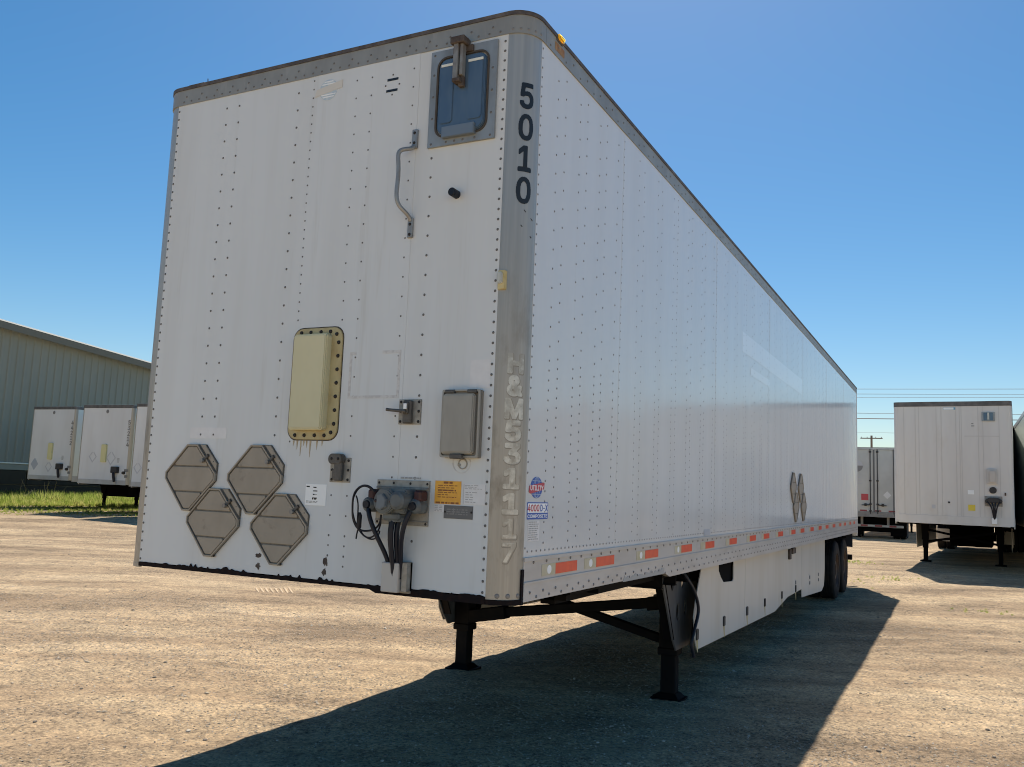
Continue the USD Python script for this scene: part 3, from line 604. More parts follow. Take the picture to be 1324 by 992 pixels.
def glad(x, z, sx, mat_):
    g = part("air_coupling", [moved(lathe([(0, -.085), (.026, -.085), (.038, -.07), (.038, -.015), (0, -.015)], "y", 18), (x, -.012, z)), cb(x - .03, x + .03, -.05, -.01, z - .035, z + .035, .008)], "socket_grey", smooth=30)
    part("coupling_face", moved(lathe([(0, -.012), (.018, -.012), (.022, 0), (0, 0)], "y", 14), (x, -.096, z)), "rubber", g)
    part("coupling_tab", [cb(x + sx * .012 - .022, x + sx * .012 + .022, -.085, -.012, z + .022, z + .078, .01)], mat_, g, label="dark red coupling tab")
glad(.522, 1.578, 1, "glad_red"); glad(.795, 1.580, 1, "glad_red")
def hose(c, r, m_="rubber", nm="hose", n=28): return part(nm, tube(spline(c, n), r, 8), m_, smooth=60)
hose([(.535, -.10, 1.555), (.56, -.11, 1.50), (.605, -.09, 1.40), (.640, -.055, 1.30), (.648, -.045, 1.22)], .0115, nm="air_hose")
hose([(.785, -.10, 1.555), (.765, -.11, 1.50), (.735, -.09, 1.40), (.715, -.055, 1.30), (.712, -.045, 1.22)], .0125, nm="air_hose")
for dx, dy in ((-.022, 0), (.0, -.02), (.022, 0), (.004, .02)):
    hose([(.688 + dx, -.075 + dy, 1.52), (.684 + dx * .9, -.085 + dy, 1.45), (.681 + dx * .8, -.07 + dy, 1.36), (.682 + dx * .7, -.05 + dy * .6, 1.22)], .0125, nm="electric_cable")
hose([(.575, -.11, 1.642), (.53, -.13, 1.672), (.465, -.12, 1.64), (.430, -.09, 1.56), (.428, -.07, 1.49), (.448, -.06, 1.455), (.51, -.06, 1.445), (.575, -.07, 1.47), (.60, -.08, 1.53)], .0052, nm="looped_wire", n=60)
hose([(.56, -.11, 1.650), (.51, -.12, 1.668), (.452, -.11, 1.62), (.434, -.09, 1.53), (.446, -.06, 1.46), (.50, -.05, 1.412), (.56, -.06, 1.432), (.597, -.08, 1.51)], .0045, nm="looped_wire", n=60)
hose([(.455, -.1, 1.62), (.458, -.08, 1.54), (.452, -.06, 1.47), (.47, -.05, 1.43), (.54, -.055, 1.405), (.59, -.07, 1.45)], .004, nm="looped_wire", n=40)
part("wire_plug", tube([(.456, -.062, 1.535), (.455, -.06, 1.52), (.453, -.058, 1.46), (.452, -.056, 1.445)], [.006, .013, .013, .006], 8), "rubber", smooth=50)
part("wire_end", tube(spline([(.447, -.055, 1.45), (.436, -.05, 1.42), (.434, -.05, 1.40)], 8), .004, 6), "rubber")
cbx = part("cable_guard", cb(.616, .715, -.075, -.002, 1.156, 1.300, .004), "conduit_box", label="pale sheet metal guard over the cable ends")
part("guard_cap", [cb(.722, .752, -.055, -.002, 1.160, 1.304, .003), cb(.614, .752, -.02, -.001, 1.15, 1.302, .002)], "latch_plate", cbx)
# print above and beside
part("small_print", prism(dashes(.655, .775, 1.712, 1.724, 1, 1, 3, .7), "y", -.0047, -.0034), "ink_grey")
os_ = part("warning_sticker", front_box(sbox(.860, 1.597, 1.009, 1.710), -.0035, -.001, .0006), "orange", label="orange sticker with dark print")
part("print", prism(shapely.union_all([dashes(.91, .96, 1.695, 1.708, 1, 1, 1, .8), dashes(.878, .99, 1.625, 1.693, 6, .5, 2, .35), dashes(.878, .985, 1.660, 1.668, 1, .9, 5, .9), dashes(.868, 1.0, 1.598, 1.608, 1, .95, 6, .9)]), "y", -.0041, -.0034), "orange_ink", os_, kind="stuff")
ws = part("inspection_sticker", front_box(sbox(1.022, 1.600, 1.148, 1.700), -.0030, -.001, .0005), "ghost")
part("print", prism(shapely.union_all([dashes(1.03, 1.14, 1.672, 1.696, 3, .6, 8, .35), dashes(1.035, 1.13, 1.606, 1.664, 5, .4, 9, .3), sbox(1.024, 1.602, 1.0255, 1.698), sbox(1.144, 1.602, 1.1455, 1.698)]), "y", -.0036, -.0028), "ink_grey", ws, kind="stuff")
ss = part("small_sticker", front_box(sbox(.860, 1.556, .918, 1.592), -.0030, -.001, .0005), "ghost")
part("print", prism(dashes(.864, .912, 1.558, 1.590, 4, .8, 11, .4), "y", -.0036, -.0028), "ink_grey", ss, kind="stuff")
ip = part("maker_plate", front_box(sbox(.918, 1.528, 1.080, 1.592), -.0050, -.001, .001), "plate_grey", label="dark grey metal identification plate")
part("print", prism(shapely.union_all([dashes(.935, 1.06, 1.545, 1.578, 3, .9, 12, .5), sbox(.97, 1.55, .976, 1.578)]), "y", -.0056, -.0048), "plate_grey2", ip, kind="stuff")
part("plate_rivet", domes([(.925, -.005, 1.56), (1.073, -.005, 1.562)], (0, -1, 0), .006, .003), "bolt", ip)
bc = part("paper_label", front_box(sbox(.050, 1.556, .190, 1.668), -.0050, -.002, .0006), "label_white", label="white paper label with small print")
part("print", prism(shapely.union_all([dashes(.056, .078, 1.650, 1.658, 1, 1, 13, .8), dashes(.102, .135, 1.585, 1.66, 4, .6, 14, .3), dashes(.098, .126, 1.585, 1.598, 1, 1, 15, .9), dashes(.058, .14, 1.568, 1.580, 2, .9, 16, .4)]), "y", -.0056, -.0048), "ink_black", bc, kind="stuff")
# rust marks near the lower edge
def blot(cx, cz, w, h_, seed):
    r = random.Random(seed)
    return Polygon([(cx + w * math.cos(t) * r.uniform(.5, 1.1), cz + h_ * math.sin(t) * r.uniform(.5, 1.1)) for t in np.linspace(0, 6.28, 16)[:-1]]).buffer(0)
part("rust_patch", [prism(blot(-.248, 1.268, .028, .016, 1), "y", -.0030, -.0014), prism(blot(-.246, 1.212, .018, .022, 2), "y", -.0030, -.0014),
                    prism(blot(.212, 1.268, .018, .028, 3), "y", -.0050, -.0034), prism(blot(.208, 1.215, .018, .022, 4), "y", -.0050, -.0034)], "bracket_rust")
# --- flip placards
PL = [(-.04, .192), (.1, .192), (.2, .085), (.196, -.015), (.016, -.193), (-.044, -.193), (-.2, -.012), (-.2, .027)]
def placard(cx, cz, plane):
    P0 = Polygon(PL)
    def put(poly, d0, d1, bev=.0025):
        q = affinity.translate(poly, cx, cz)
        if plane == "y": return front_box(q, -d1, -d0, bev)
        return side_box(q, W + d0, W + d1, bev)
    pr = part("placard_holder", put(P0, .001, .010), "placard_edge")
    body = P0.intersection(Polygon([(-.5, .5), (.030, .5), (.036, .200), (.1935, .032), (.30, -.1), (.3, -.5), (-.5, -.5)]))
    inner = body.buffer(-.016, join_style=1)
    for lo_, hi_ in ((.068, .3), (-.078, .060), (-.3, -.086)):
        q = inner.intersection(sbox(-.3, lo_, .3, hi_)).buffer(-.008).buffer(.008)
        part("flip_panel", put(q, .009, .0165, .003), "placard", pr)
    part("rim", put(body.buffer(-.001).difference(body.buffer(-.011)), .009, .021, .002), "placard", pr)
    hs = P0.difference(body.buffer(.006)).buffer(-.003)
    part("hinge_strip", put(hs, .009, .014, .002), "placard", pr)
    if plane == "y": part("spring_clip", put(Polygon([(.088, .102), (.104, .090), (.138, .124), (.128, .138)]), .0135, .026, .003), "latch_dark", pr)
    if plane == "y":
        part("clip_pin", moved(lathe([(0, -.02), (.012, -.02), (.012, 0), (0, 0)], "y", 10), (cx + .098, -.018, cz + .098)), "bracket", pr)
    for q in ((-.182, .035), (.17, .095), (.03, -.185), (.182, -.02)):
        part("holder_screw", domes([(cx + q[0], -.0108, cz + q[1])] if plane == "y" else [(W + .0108, cx + q[0], cz + q[1])], (0, -1, 0) if plane == "y" else (1, 0, 0), .007, .004), "bolt", pr)
for c in ((-.793, 1.678), (-.306, 1.680), (-.595, 1.430), (-.111, 1.418)): placard(*c, "y")
for c in ((7.96, 1.845), (8.56, 1.848), (8.17, 1.595), (8.80, 1.60)): placard(*c, "x")
# --- flank decals
gd = affinity.scale(Point(.250, 1.695).buffer(.053, quad_segs=12), 1.32, 1.0)
gb = part("globe_decal", prism(gd, "x", W + .001, W + .0022), "decal_blue", label="round blue globe decal with red banner")
rings = shapely.union_all([affinity.scale(Point(.250, 1.695).buffer(.050), s * 1.32, 1.0).boundary.buffer(.0012) for s in (.25, .55)] + [LineString([(.17, z), (.33, z)]).buffer(.0012) for z in (1.728, 1.662)]).intersection(gd)
part("globe_line", prism(rings, "x", W + .0022, W + .0027), "decal_pale", gb)
ban = Polygon([(.160, 1.672), (.166, 1.702), (.190, 1.706), (.325, 1.722), (.342, 1.718), (.336, 1.688), (.308, 1.682), (.180, 1.664)])
part("banner", prism(ban, "x", W + .0024, W + .0034), "decal_red", gb)
part("banner_lettering", text_on("UTILITY", .024, "x", .251, 1.693, .0008, W + .0034, True, 1.12), "label_white", gb)
d2 = part("model_decal", prism(rrect(.150, .397, 1.538, 1.622, .008), "x", W + .001, W + .0020), "decal_blue", label="white and blue model decal with red figures")
part("decal_field", prism(rrect(.156, .391, 1.570, 1.617, .004), "x", W + .0020, W + .0027), "label_white", d2)
part("decal_figures", text_on("4000", .032, "x", .222, 1.594, .0008, W + .0027, True, 1.22), "decal_red", d2)
part("decal_letters", text_on("D-X", .032, "x", .345, 1.594, .0008, W + .0027, True, 1.0), "decal_blue", d2)
part("decal_lettering", text_on("COMPOSITE", .016, "x", .272, 1.554, .0008, W + .0020, True, 1.75), "label_white", d2)
d3 = part("notice_sticker", prism(sbox(.168, 1.432, .300, 1.532), "x", W + .001, W + .0016), "ghost")
part("print", prism(dashes(.175, .295, 1.436, 1.530, 9, .75, 21, .5), "x", W + .0016, W + .0022), "ink_grey", d3, kind="stuff")
part("flank_sticker", prism(sbox(3.54, 1.364, 3.74, 1.412), "x", W + .001, W + .004), "bt_diamond")
part("faded_lettering_patch", [prism(Polygon([(4.95, 3.13), (4.95, 3.33), (8.74, 3.33), (8.74, 3.12)]), "x", W + .0013, W + .0020),
                               prism(Polygon([(5.35, 2.94), (5.35, 3.02), (6.4, 3.02), (6.4, 2.94)]), "x", W + .0013, W + .0020)], "ghost_side", label="paler strip where old lettering was removed")
# --- reflective tape
for a, b, c in [(.34, .51, .80), (.91, 1.09, 1.39), (1.81, 1.99, 2.28), (2.69, 2.86, 3.16), (3.43, 3.58, 3.88), (4.31, 4.45, 4.75), (5.20, 5.34, 5.64), (5.94, 6.06, 6.37), (6.78, 6.92, 7.24), (7.70, 7.84, 8.16), (8.45, 8.58, 8.90), (9.32, 9.46, 9.78), (10.18, 10.31, 10.63), (10.98, 11.10, 11.44), (11.85, 11.98, 12.33), (12.75, 12.9, 13.2), (13.5, 13.65, 13.95), (14.4, 14.55, 14.85), (15.15, 15.3, 15.6)]:
    tpz = part("reflective_tape", prism(sbox(a, 1.254, c, 1.312), "x", W + .0035, W + .0055), "tape_gold")
    part("red_band", prism(sbox(b, 1.2555, c - .001, 1.3105), "x", W + .0054, W + .0066), "tape_red", tpz)
    if a < 3: part("white_mark", prism(affinity.scale(Point((a + b) / 2 + .005, 1.283).buffer(.022), 1.2, 1), "x", W + .0054, W + .0062), "label_white", tpz)
# --- underside
part("coupler_plate", [cb(-1.16, 1.16, .55, 2.4, 1.100, 1.118, .004), cb(-1.2, 1.2, .9, .96, 1.07, 1.101), cb(-1.2, 1.2, 1.4, 1.46, 1.07, 1.101), cb(-1.1, 1.15, .05, .21, 1.15, 1.162), cb(1.04, 1.13, .9, 3.1, 1.045, 1.119, .004), cb(-1.13, -1.04, .9, 3.1, 1.045, 1.119, .004)], "black_steel")
for i, y in enumerate(np.arange(2.75, 15.9, .36)):
    part("floor_crossmember", [cb(-1.19, 1.19, y - .003, y + .003, .99, 1.10), cb(-1.19, 1.19, y - .03, y + .03, .985, .991)], "black_steel")
part("floor", cb(-1.265, 1.265, .8, 16.1, 1.119, 1.135), "black_steel")
# landing gear
LY, LX = 3.66, .99
for s in (1, -1):
    x = s * LX
    lg = part("landing_leg", cb(x - .075, x + .075, LY - .07, LY + .07, .38, 1.10, .008), "black_steel")
    part("leg_collar", cb(x - .085, x + .085, LY - .08, LY + .08, .36, .42, .008), "black_steel", lg)
    part("inner_leg", cb(x - .062, x + .062, LY - .058, LY + .058, .05, .38, .008), "black_steel", lg)
    part("sand_shoe", [prism(Polygon([(x - .125, LY - .12), (x + .125, LY - .12), (x + .135, LY), (x + .125, LY + .12), (x - .125, LY + .12), (x - .135, LY)]), "z", -.002, .016),
                       trimesh.convex.convex_hull(np.array([(x + a * .11, LY + b * .10, .014) for a in (-1, 1) for b in (-1, 1)] + [(x + a * .07, LY + b * .065, .055) for a in (-1, 1) for b in (-1, 1)]))], "black_steel", lg)
    pl = Polygon([(3.06, 1.095), (4.20, 1.095), (4.17, 1.03), (3.95, .47), (3.88, .42), (3.50, .42), (3.40, .52), (3.10, .98)])
    holes = [affinity.scale(Point(yy, zz).buffer(.055), .75, 1.25) for yy, zz in ((3.36, .985), (3.66, .985), (3.53, .73), (3.76, .745))]
    pg = pl
    for hh in holes: pg = pg.difference(hh)
    part("gusset_plate", side_box(pg, x + (.088 if s > 0 else -.100), x + (.100 if s > 0 else -.088), .003), "gusset_steel", lg)
    part("gusset_flange", [bar((x + s * .06, 3.10, 1.09), (x + s * .06, 3.42, .52), .09, .012, .002), bar((x + s * .06, 4.17, 1.05), (x + s * .06, 3.96, .45), .09, .012, .002), cb(x - .1, x + .1, 3.30, 4.2, 1.075, 1.099, .003)], "black_steel", lg)
    part("wing_plate", [cb(x - .16, x - .13, LY - .10, LY + .02, .93, 1.10, .003) if s < 0 else cb(x - .15, x - .09, LY - .02, LY + .06, .72, .84, .01)], "gusset_steel", lg)
part("cross_tube", [bar((-LX + .05, LY, .50), (LX - .05, LY, .785), .085), bar((-LX + .05, LY - .01, .485), (-.55, LY - .01, .56), .115), bar((LX - .20, LY, .755), (LX - .05, LY, .785), .11)], "black_steel")
part("diagonal_brace", bar((-LX, LY + .09, .90), (LX, LY + .09, .44), .07), "black_steel")
for s in (1, -1): part("drag_brace", bar((s * .55, LY + 1.2, 1.0), (s * (LX - .05), LY + .1, .62), .05), "black_steel")
part("drag_brace", bar((.66, LY - .02, 1.09), (LX - .04, LY - .02, .86), .05), "black_steel")
part("crank_hose", tube(spline([(1.20, 3.25, 1.09), (1.235, 3.27, 1.03), (1.245, 3.40, .95), (1.25, 3.52, .85), (1.25, 3.575, .75), (1.25, 3.51, .66), (1.25, 3.42, .57), (1.25, 3.38, .50), (1.25, 3.42, .44), (1.25, 3.45, .40)], 36), .014, 8), "rubber", smooth=60)
part("wheel_bracket_box", [cb(.9, 1.12, 3.95, 4.15, .95, 1.09, .01)], "black_steel")
# skirt
skx = 1.225
sk = Polygon([(3.76, 1.092), (3.60, .86), (3.53, .70), (3.55, .55), (3.64, .425), (7.15, .372), (8.05, .462), (9.15, .468), (9.18, .355), (11.18, .275), (11.45, .34), (11.56, .60), (11.58, 1.08)])
sk = sk.difference(Polygon([(4.36, 1.12), (4.37, 1.02), (4.45, .96), (4.56, .905), (4.92, .888), (4.97, .91), (4.97, 1.12)]))
for a, b in ((3.3, 5.485), (5.49, 9.168), (9.172, 12)):
    part("skirt_panel", side_box(sk.intersection(sbox(a, 0, b, 2)), skx - .008, skx, .002), "white_skirt")
    part("skirt_panel", prism(sk.intersection(sbox(a, 0, b, 2)), "x", -skx, -skx + .008), "white_skirt")
part("skirt_recess", [cb(.95, 1.20, 4.30, 5.02, .86, 1.09, .01)], "bt_dark")
for y, z in ((3.63, .55), (4.58, .552), (5.585, .54), (6.52, .537), (7.6, .525), (8.64, .52)):
    w = .035
    sc_ = part("skirt_clip", side_box(rrect(y - w, y + w, z - .045, z + .045, .014), skx - .001, skx + .010, .004), "hinge_dark")
    part("rust_run", prism(Polygon([(y - w * .6, z - .045), (y + w, z - .045), (y + w * 1.25, z - .14), (y + w * .5, z - .15)]), "x", skx + .0002, skx + .0012), "cream_flange", sc_)
for y, z in ((8.64, .60), (9.9, .58), (10.8, .56), (9.9, .50), (10.8, .48)):
    part("skirt_clip", side_box(rrect(y - .03, y + .03, z - .025, z + .025, .01), skx - .001, skx + .008, .003), "plate_grey2")
part("skirt_hook", [side_box(rrect(8.25, 8.50, .99, 1.065, .01), skx, skx + .03, .004), cb(skx, skx + .03, 8.05, 8.15, .93, 1.06, .005)], "bracket_rust")
# tandem
def wheel(parent, x0, y, z=.5, x1=None):
    """dual wheel: two tyres side by side, outer face at x0 (sign gives the side)"""
    s = 1 if x0 > 0 else -1
    prof = [(.29, 0), (.29, .02), (.36, .008), (.44, .0), (.478, .012), (.497, .045), (.502, .07), (.502, .21), (.497, .235), (.478, .265), (.44, .278), (.36, .27), (.29, .258), (.29, .24)]
    groove = [(.29, .0), (.36, -.006), (.44, .0), (.482, .012), (.500, .035)]
    for gx_ in (.075, .115, .155, .195): groove += [(.500, gx_ - .008), (.488, gx_ - .006), (.488, gx_ + .006), (.500, gx_ + .008)]
    groove += [(.500, .245), (.482, .268), (.44, .28), (.36, .286), (.29, .28), (.29, .0)]
    out = []
    for k_ in range(2):
        xo = x0 - s * (.29 * k_)
        t = lathe(groove, "x", 40); v = np.array(t.vertices); v[:, 0] = xo - s * v[:, 0]
        t = trimesh.Trimesh(v, t.faces, process=False)
        if t.volume < 0: t.invert()
        t.apply_translation((0, y, z))
        w_ = obj("tyre", t, "tyre", parent, smooth=35)
        rim = lathe([(.0, .12), (.10, .12), (.11, .03), (.16, .03), (.17, .11), (.24, .12), (.275, .02), (.292, .005), (.292, .03), (.28, .14), (.0, .16)], "x", 28)
        v = np.array(rim.vertices); v[:, 0] = xo - s * v[:, 0]; rim = trimesh.Trimesh(v, rim.faces, process=False)
        rim.apply_translation((0, y, z)); obj("rim", rim, "rim", w_, smooth=35)
for y in (12.88, 14.13):
    for s in (1, -1): wheel(TR, s * 1.265, y)
    part("axle", tube([(-.9, y, .5), (.9, y, .5)], .065, 12), "black_steel", smooth=60)
part("suspension_frame", [cb(s * .50 - .05, s * .50 + .05, 11.7, 15.0, .78, .98, .008) for s in (1, -1)] + [cb(-.55, .55, y - .05, y + .05, .78, .95, .008) for y in (11.75, 13.5, 14.95)] +
     [cb(s * .50 - .06, s * .50 + .06, y - .2, y + .12, .50, .80, .01) for s in (1, -1) for y in (12.75, 14.0)], "black_steel")
for s in (1, -1):
    part("mud_flap", cb(s * .98 - .30, s * .98 + .30, 15.30, 15.312, .80, 1.07, .002), "rubber")
    part("bumper_post", bar((s * .6, 16.02, 1.05), (s * .6, 16.08, .56), .09), "black_steel")
part("rear_bumper", cb(-1.19, 1.19, 16.04, 16.14, .50, .61, .008), "black_steel")

# ---------------------------------------------------------------- other trailers
def landing(parent, wide=.99, ly=3.66, box_=False, m_="bt_dark", gus=.30):
    for s in (1, -1):
        x = s * wide
        lg = obj("landing_leg", [cb(x - .07, x + .07, ly - .07, ly + .07, .38, 1.12, .006), cb(x - .055, x + .055, ly - .055, ly + .055, .04, .38, .006)], m_, parent)
        obj("sand_shoe", cb(x - .14, x + .14, ly - .12, ly + .12, -.02, .035, .01), m_, lg)
        obj("gusset_plate", prism(Polygon([(x - gus, 1.1), (x + gus, 1.1), (x + .09, .60), (x - .09, .60)]), "y", ly - .09, ly - .08), m_, lg)
    obj("cross_brace", [bar((-wide, ly, .55), (wide, ly, .9), .07), bar((-wide, ly + .06, .9), (wide, ly + .06, .55), .06)], m_, parent)
    if box_: obj("underbody_box", cb(-.30, wide + .1, ly - .5, ly + .3, .50, 1.12, .01), m_, parent, label="black box slung under the floor")
def bt_shell(t, wall="bt_white", side="bt_side", top="bt_top", post="bt_post", top_h=.12, rail=True, L=16.15):
    r = .10
    obj("floor", cb(-1.25, 1.25, .1, L - .05, 1.10, 1.16), "bt_dark", t)
    obj("front_wall", cb(-1.20, 1.20, 0, .03, 1.155, 4.0, .002), wall, t)
    for s in (1, -1):
        obj("side_wall", cb(s * 1.295 - (.02 if s > 0 else 0), s * 1.295 + (.02 if s < 0 else 0), .105, L, 1.32, 4.0, .002), side, t)
        obj("side_rail", cb(s * 1.30 - (.03 if s > 0 else 0), s * 1.30 + (.03 if s < 0 else 0), .105, L, 1.09, 1.3195, .003), "bt_rail", t)
        obj("corner_post", prism(Polygon([(s * 1.2, 0.), (s * 1.25, .008), (s * 1.285, .045), (s * 1.295, .10), (s * 1.27, .10), (s * 1.2, .03)]), "z", 1.14, 4.0), post, t, smooth=40)
    o = Polygon([(-1.30, L), (-1.30, .10), (-1.288, .04), (-1.25, .0), (-1.2, -.006), (1.2, -.006), (1.25, .0), (1.288, .04), (1.30, .10), (1.30, L)])
    obj("top_rail", prism(o.difference(o.buffer(-.04)), "z", 4.11 - top_h, 4.105), top, t)
    obj("roof_sheet", prism(o.buffer(-.035), "z", 4.07, 4.112), "roof", t)
    obj("rear_frame", [cb(-1.295, 1.295, L - .03, L + .02, 1.0, 1.25, .004), cb(-1.26, 1.26, L - .02, L + .01, 1.25, 4.08)], "bt_white", t)
    if rail: obj("front_sill", cb(-1.21, 1.21, -.008, .03, 1.13, 1.30, .003), "bt_rail", t)
    for y in (13.1, 14.35):
        for s in (1, -1): wheel(t, s * 1.26, y)
        obj("axle", cb(-.72, .72, y - .10, y + .10, .36, .62, .02), "bt_dark", t)
    obj("suspension_frame", [cb(s * .5 - .05, s * .5 + .05, 12.0, 15.2, .60, 1.08) for s in (1, -1)] + [cb(-.5, .5, q - .06, q + .06, .60, 1.08) for q in (12.2, 13.7, 15.1)], "bt_dark", t)
    for s in (1, -1): obj("mud_flap", cb(s * .95 - .31, s * .95 + .31, 15.3, 15.312, .25, 1.05), "bt_dark", t)
    obj("rear_bumper", [cb(-1.18, 1.18, L - .1, L, .50, .6, .006)] + [bar((s * .6, L - .05, 1.05), (s * .6, L - .05, .55), .08) for s in (1, -1)], "bt_dark", t)
def diamond(t, cx, cz, r, filled, name="placard_mark"):
    P0 = Polygon([(cx, cz + r * 1.15), (cx + r, cz), (cx, cz - r * 1.15), (cx - r, cz)])
    if not filled: P0 = P0.difference(P0.buffer(-.035)).difference(sbox(cx - .04, cz - 1, cx + .04, cz + 1).buffer(0) if False else Point(cx, cz + r).buffer(.05))
    obj(name, prism(P0, "y", -.006, -.001), "bt_diamond" if filled else "bt_outline", t)
def couplings(t, cx, cz, m_="hinge_dark"):
    c = obj("connector_box", [front_box(rrect(cx - .16, cx + .16, cz - .10, cz + .14, .03), -.12, 0, .02)], m_, t)
    obj("cable", tube(spline([(cx, -.1, cz - .08), (cx + .02, -.1, cz - .25), (cx + .03, -.06, cz - .42)], 10), .05, 8), "rubber", c)
    obj("air_coupling", [moved(lathe([(0, -.08), (.05, -.08), (.06, 0), (0, 0)], "y", 12), (cx + .42, 0, cz - .08))], m_, t)
    obj("cable_guard", cb(cx - .05, cx + .08, -.05, -.002, 1.15, 1.30, .004), "bt_rail", t)
def column_text(t, text, x, ztop, h_, m_="bt_ink", step=1.28):
    for i, ch in enumerate(text):
        obj("post_number", text_on(ch, h_, "y", x, ztop - i * h_ * step, .004, -.006, True), m_, t)

def left_trailer(label, loc, rot, digits, kind):
    t = thing("parked_trailer", label, "semi trailer", loc, rot, "trailers parked beside the green warehouse")
    bt_shell(t)
    obj("cover", front_box(rrect(-.10, .16, 1.95, 2.62, .04), -.06, 0, .01), "bt_cream", t, label="pale yellow front cover")
    obj("badge", prism(Point(0, 3.86).buffer(.07), "y", -.004, -.001), "bt_ink", t)
    if kind == 0:
        diamond(t, -.88, 1.75, .22, True); diamond(t, -.02, 1.66, .2, False)
    else:
        diamond(t, -.55, 2.15, .2, False); diamond(t, .38, 2.12, .24, False)
    couplings(t, .68, 1.66)
    obj("sticker", [prism(dashes(.70, .82, 1.95, 2.12, 4, .9, 4), "y", -.003, -.001)], "bt_ink", t)
    column_text(t, digits, 1.15, 3.45, .16)
    obj("post_plate", [cb(1.10, 1.28, -.012, 0, 1.62, 1.72, .002), cb(1.13, 1.27, -.012, 0, 1.40, 1.5, .002)], "bt_ink", t)
    obj("flank_sticker", [prism(sbox(.35, 1.66, .85, 1.78), "x", 1.295, 1.300), prism(sbox(.45, 1.80, .75, 1.90), "x", 1.295, 1.300)], "bt_ink", t)
    landing(t, box_=(kind == 0))
    return t
left_trailer("leftmost white trailer by the green warehouse, with a filled grey diamond on its front", (-29.73, 19.85, .20), 1.5, "44212", 0)
left_trailer("white trailer by the green warehouse with two hollow diamonds either side of its yellow cover", (-25.44, 18.97, .14), 3.8, "53214", 1)
t3 = thing("parked_trailer", "white trailer by the green warehouse mostly hidden by the foreground trailer's left edge", "semi trailer", (-22.0, 18.5, .12), 3.5, "trailers parked beside the green warehouse")
bt_shell(t3); landing(t3); diamond(t3, -.95, 1.8, .2, False)

# right trailer, its front facing the viewer
t = thing("parked_trailer", "white trailer with a small double vent and a yellow sticker on its front", "semi trailer", (3.07, 20.16, .122), -3.0)
bt_shell(t, "bt_pinkish", "bt_side", "bt_top", "bt_pinkish", rail=False)
obj("front_sill", cb(-1.20, 1.20, -.010, .03, 1.13, 1.335, .003), "bt_pinkish", t)
for x in (-1.06, -.80, -.72, -.33, -.22, .10, .18, .22, .58, .68, 1.02): obj("panel_seam", cb(x - .006, x + .006, -.003, 0, 1.34, 3.985), "bt_seam", t)
obj("panel_seam", cb(.28, 1.03, -.0035, 0, 3.255, 3.27), "bt_seam", t)
vt = obj("vent", front_box(sbox(.66, 3.62, .94, 3.84), -.02, 0, .004), "vent_frame", t, label="small double front vent")
obj("vent_pane", [front_box(sbox(.70, 3.64, .775, 3.82), -.03, -.018, .003), front_box(sbox(.825, 3.64, .90, 3.82), -.03, -.018, .003)], "vent_blue", vt)
obj("vent_latch", cb(.78, .82, -.045, -.018, 3.66, 3.83, .003), "lens_clear", vt)
obj("badge", front_box(rrect(-.17, .10, 3.905, 3.965, .01), -.004, 0, .001), "bt_lightblue", t, label="pale blue name badge")
obj("badge_field", prism(rrect(-.165, .06, 3.91, 3.96, .01), "y", -.006, -.004), "label_white", t)
obj("bar_mark", [prism(sbox(.43, 3.50, .50, 3.518), "y", -.004, -.001), prism(sbox(.435, 3.555, .48, 3.573), "y", -.004, -.001)], "bt_ink", t)
dbx = obj("document_box", front_box(rrect(.74, .96, 2.13, 2.48, .01), -.04, 0, .006), "bt_seam", t)
obj("underbody_box", cb(-.62, .62, 9.0, 11.0, .28, 1.10, .02), "bt_dark", t)
obj("box_lid", front_box(rrect(.79, .925, 2.16, 2.44, .02), -.075, -.038, .012), "conduit_box", dbx)
obj("round_port", moved(lathe([(0, -.04), (.07, -.04), (.08, 0), (0, 0)], "y", 20), (.86, 0, 1.98)), "hinge_dark", t)
cpl = obj("connector_plate", front_box(sbox(.68, 1.60, 1.05, 1.84), -.01, 0, .002), "bracket", t)
obj("coupling", [front_box(rrect(.74, 1.0, 1.68, 1.80, .04), -.12, -.008, .02), moved(lathe([(0, -.09), (.05, -.09), (.055, 0), (0, 0)], "y", 12), (.74, -.01, 1.72)), moved(lathe([(0, -.09), (.05, -.09), (.055, 0), (0, 0)], "y", 12), (1.0, -.01, 1.72))], "hinge_dark", cpl)
obj("cable", [tube(spline([(.87 + d, -.1, 1.70), (.88 + d * .4, -.12, 1.55), (.88 + d * .2, -.08, 1.40), (.88, -.05, 1.30)], 14), .016, 7) for d in (-.13, -.04, .04, .13)], "rubber", cpl)
obj("cable_guard", cb(.82, .93, -.06, -.005, 1.19, 1.33, .004), "label_white", t)
obj("sticker", front_box(sbox(.33, 1.48, .48, 1.62), -.004, 0, .001), "bt_yellow", t, label="square yellow sticker")
obj("sticker", [front_box(sbox(.33, 1.87, .46, 1.97), -.004, 0, .001)], "label_white", t)
obj("hole", [moved(lathe([(0, -.01), (.025, -.01), (.025, 0), (0, 0)], "y", 10), (-.08, 0, 1.66))], "hinge_dark", t)
obj("sticker", [prism(sbox(-.46, 1.50, -.38, 1.59), "y", -.003, -.001)], "bt_outline", t)
obj("post_number", [text_on(c, .12, "y", 1.20, 3.62 - i * .145, .004, -.007, True) for i, c in enumerate("5")], "bt_seam", t) if False else None
obj("marker_lamp", cb(1.10, 1.13, -.03, -.004, 1.86, 1.93, .004), "bracket_rust", t)
landing(t, .93, 3.9, gus=.10)
for s in (1, -1):
    obj("skirt_panel", prism(Polygon([(4.2, 1.10), (4.25, .8), (4.4, .36), (11.5, .30), (11.6, 1.10)]), "x", s * 1.19, s * 1.20), "white_skirt", t)
    obj("guard_flap", cb(s * .95 - .28, s * .95 + .28, 12.3, 12.312, .3, .75), "white_skirt", t)

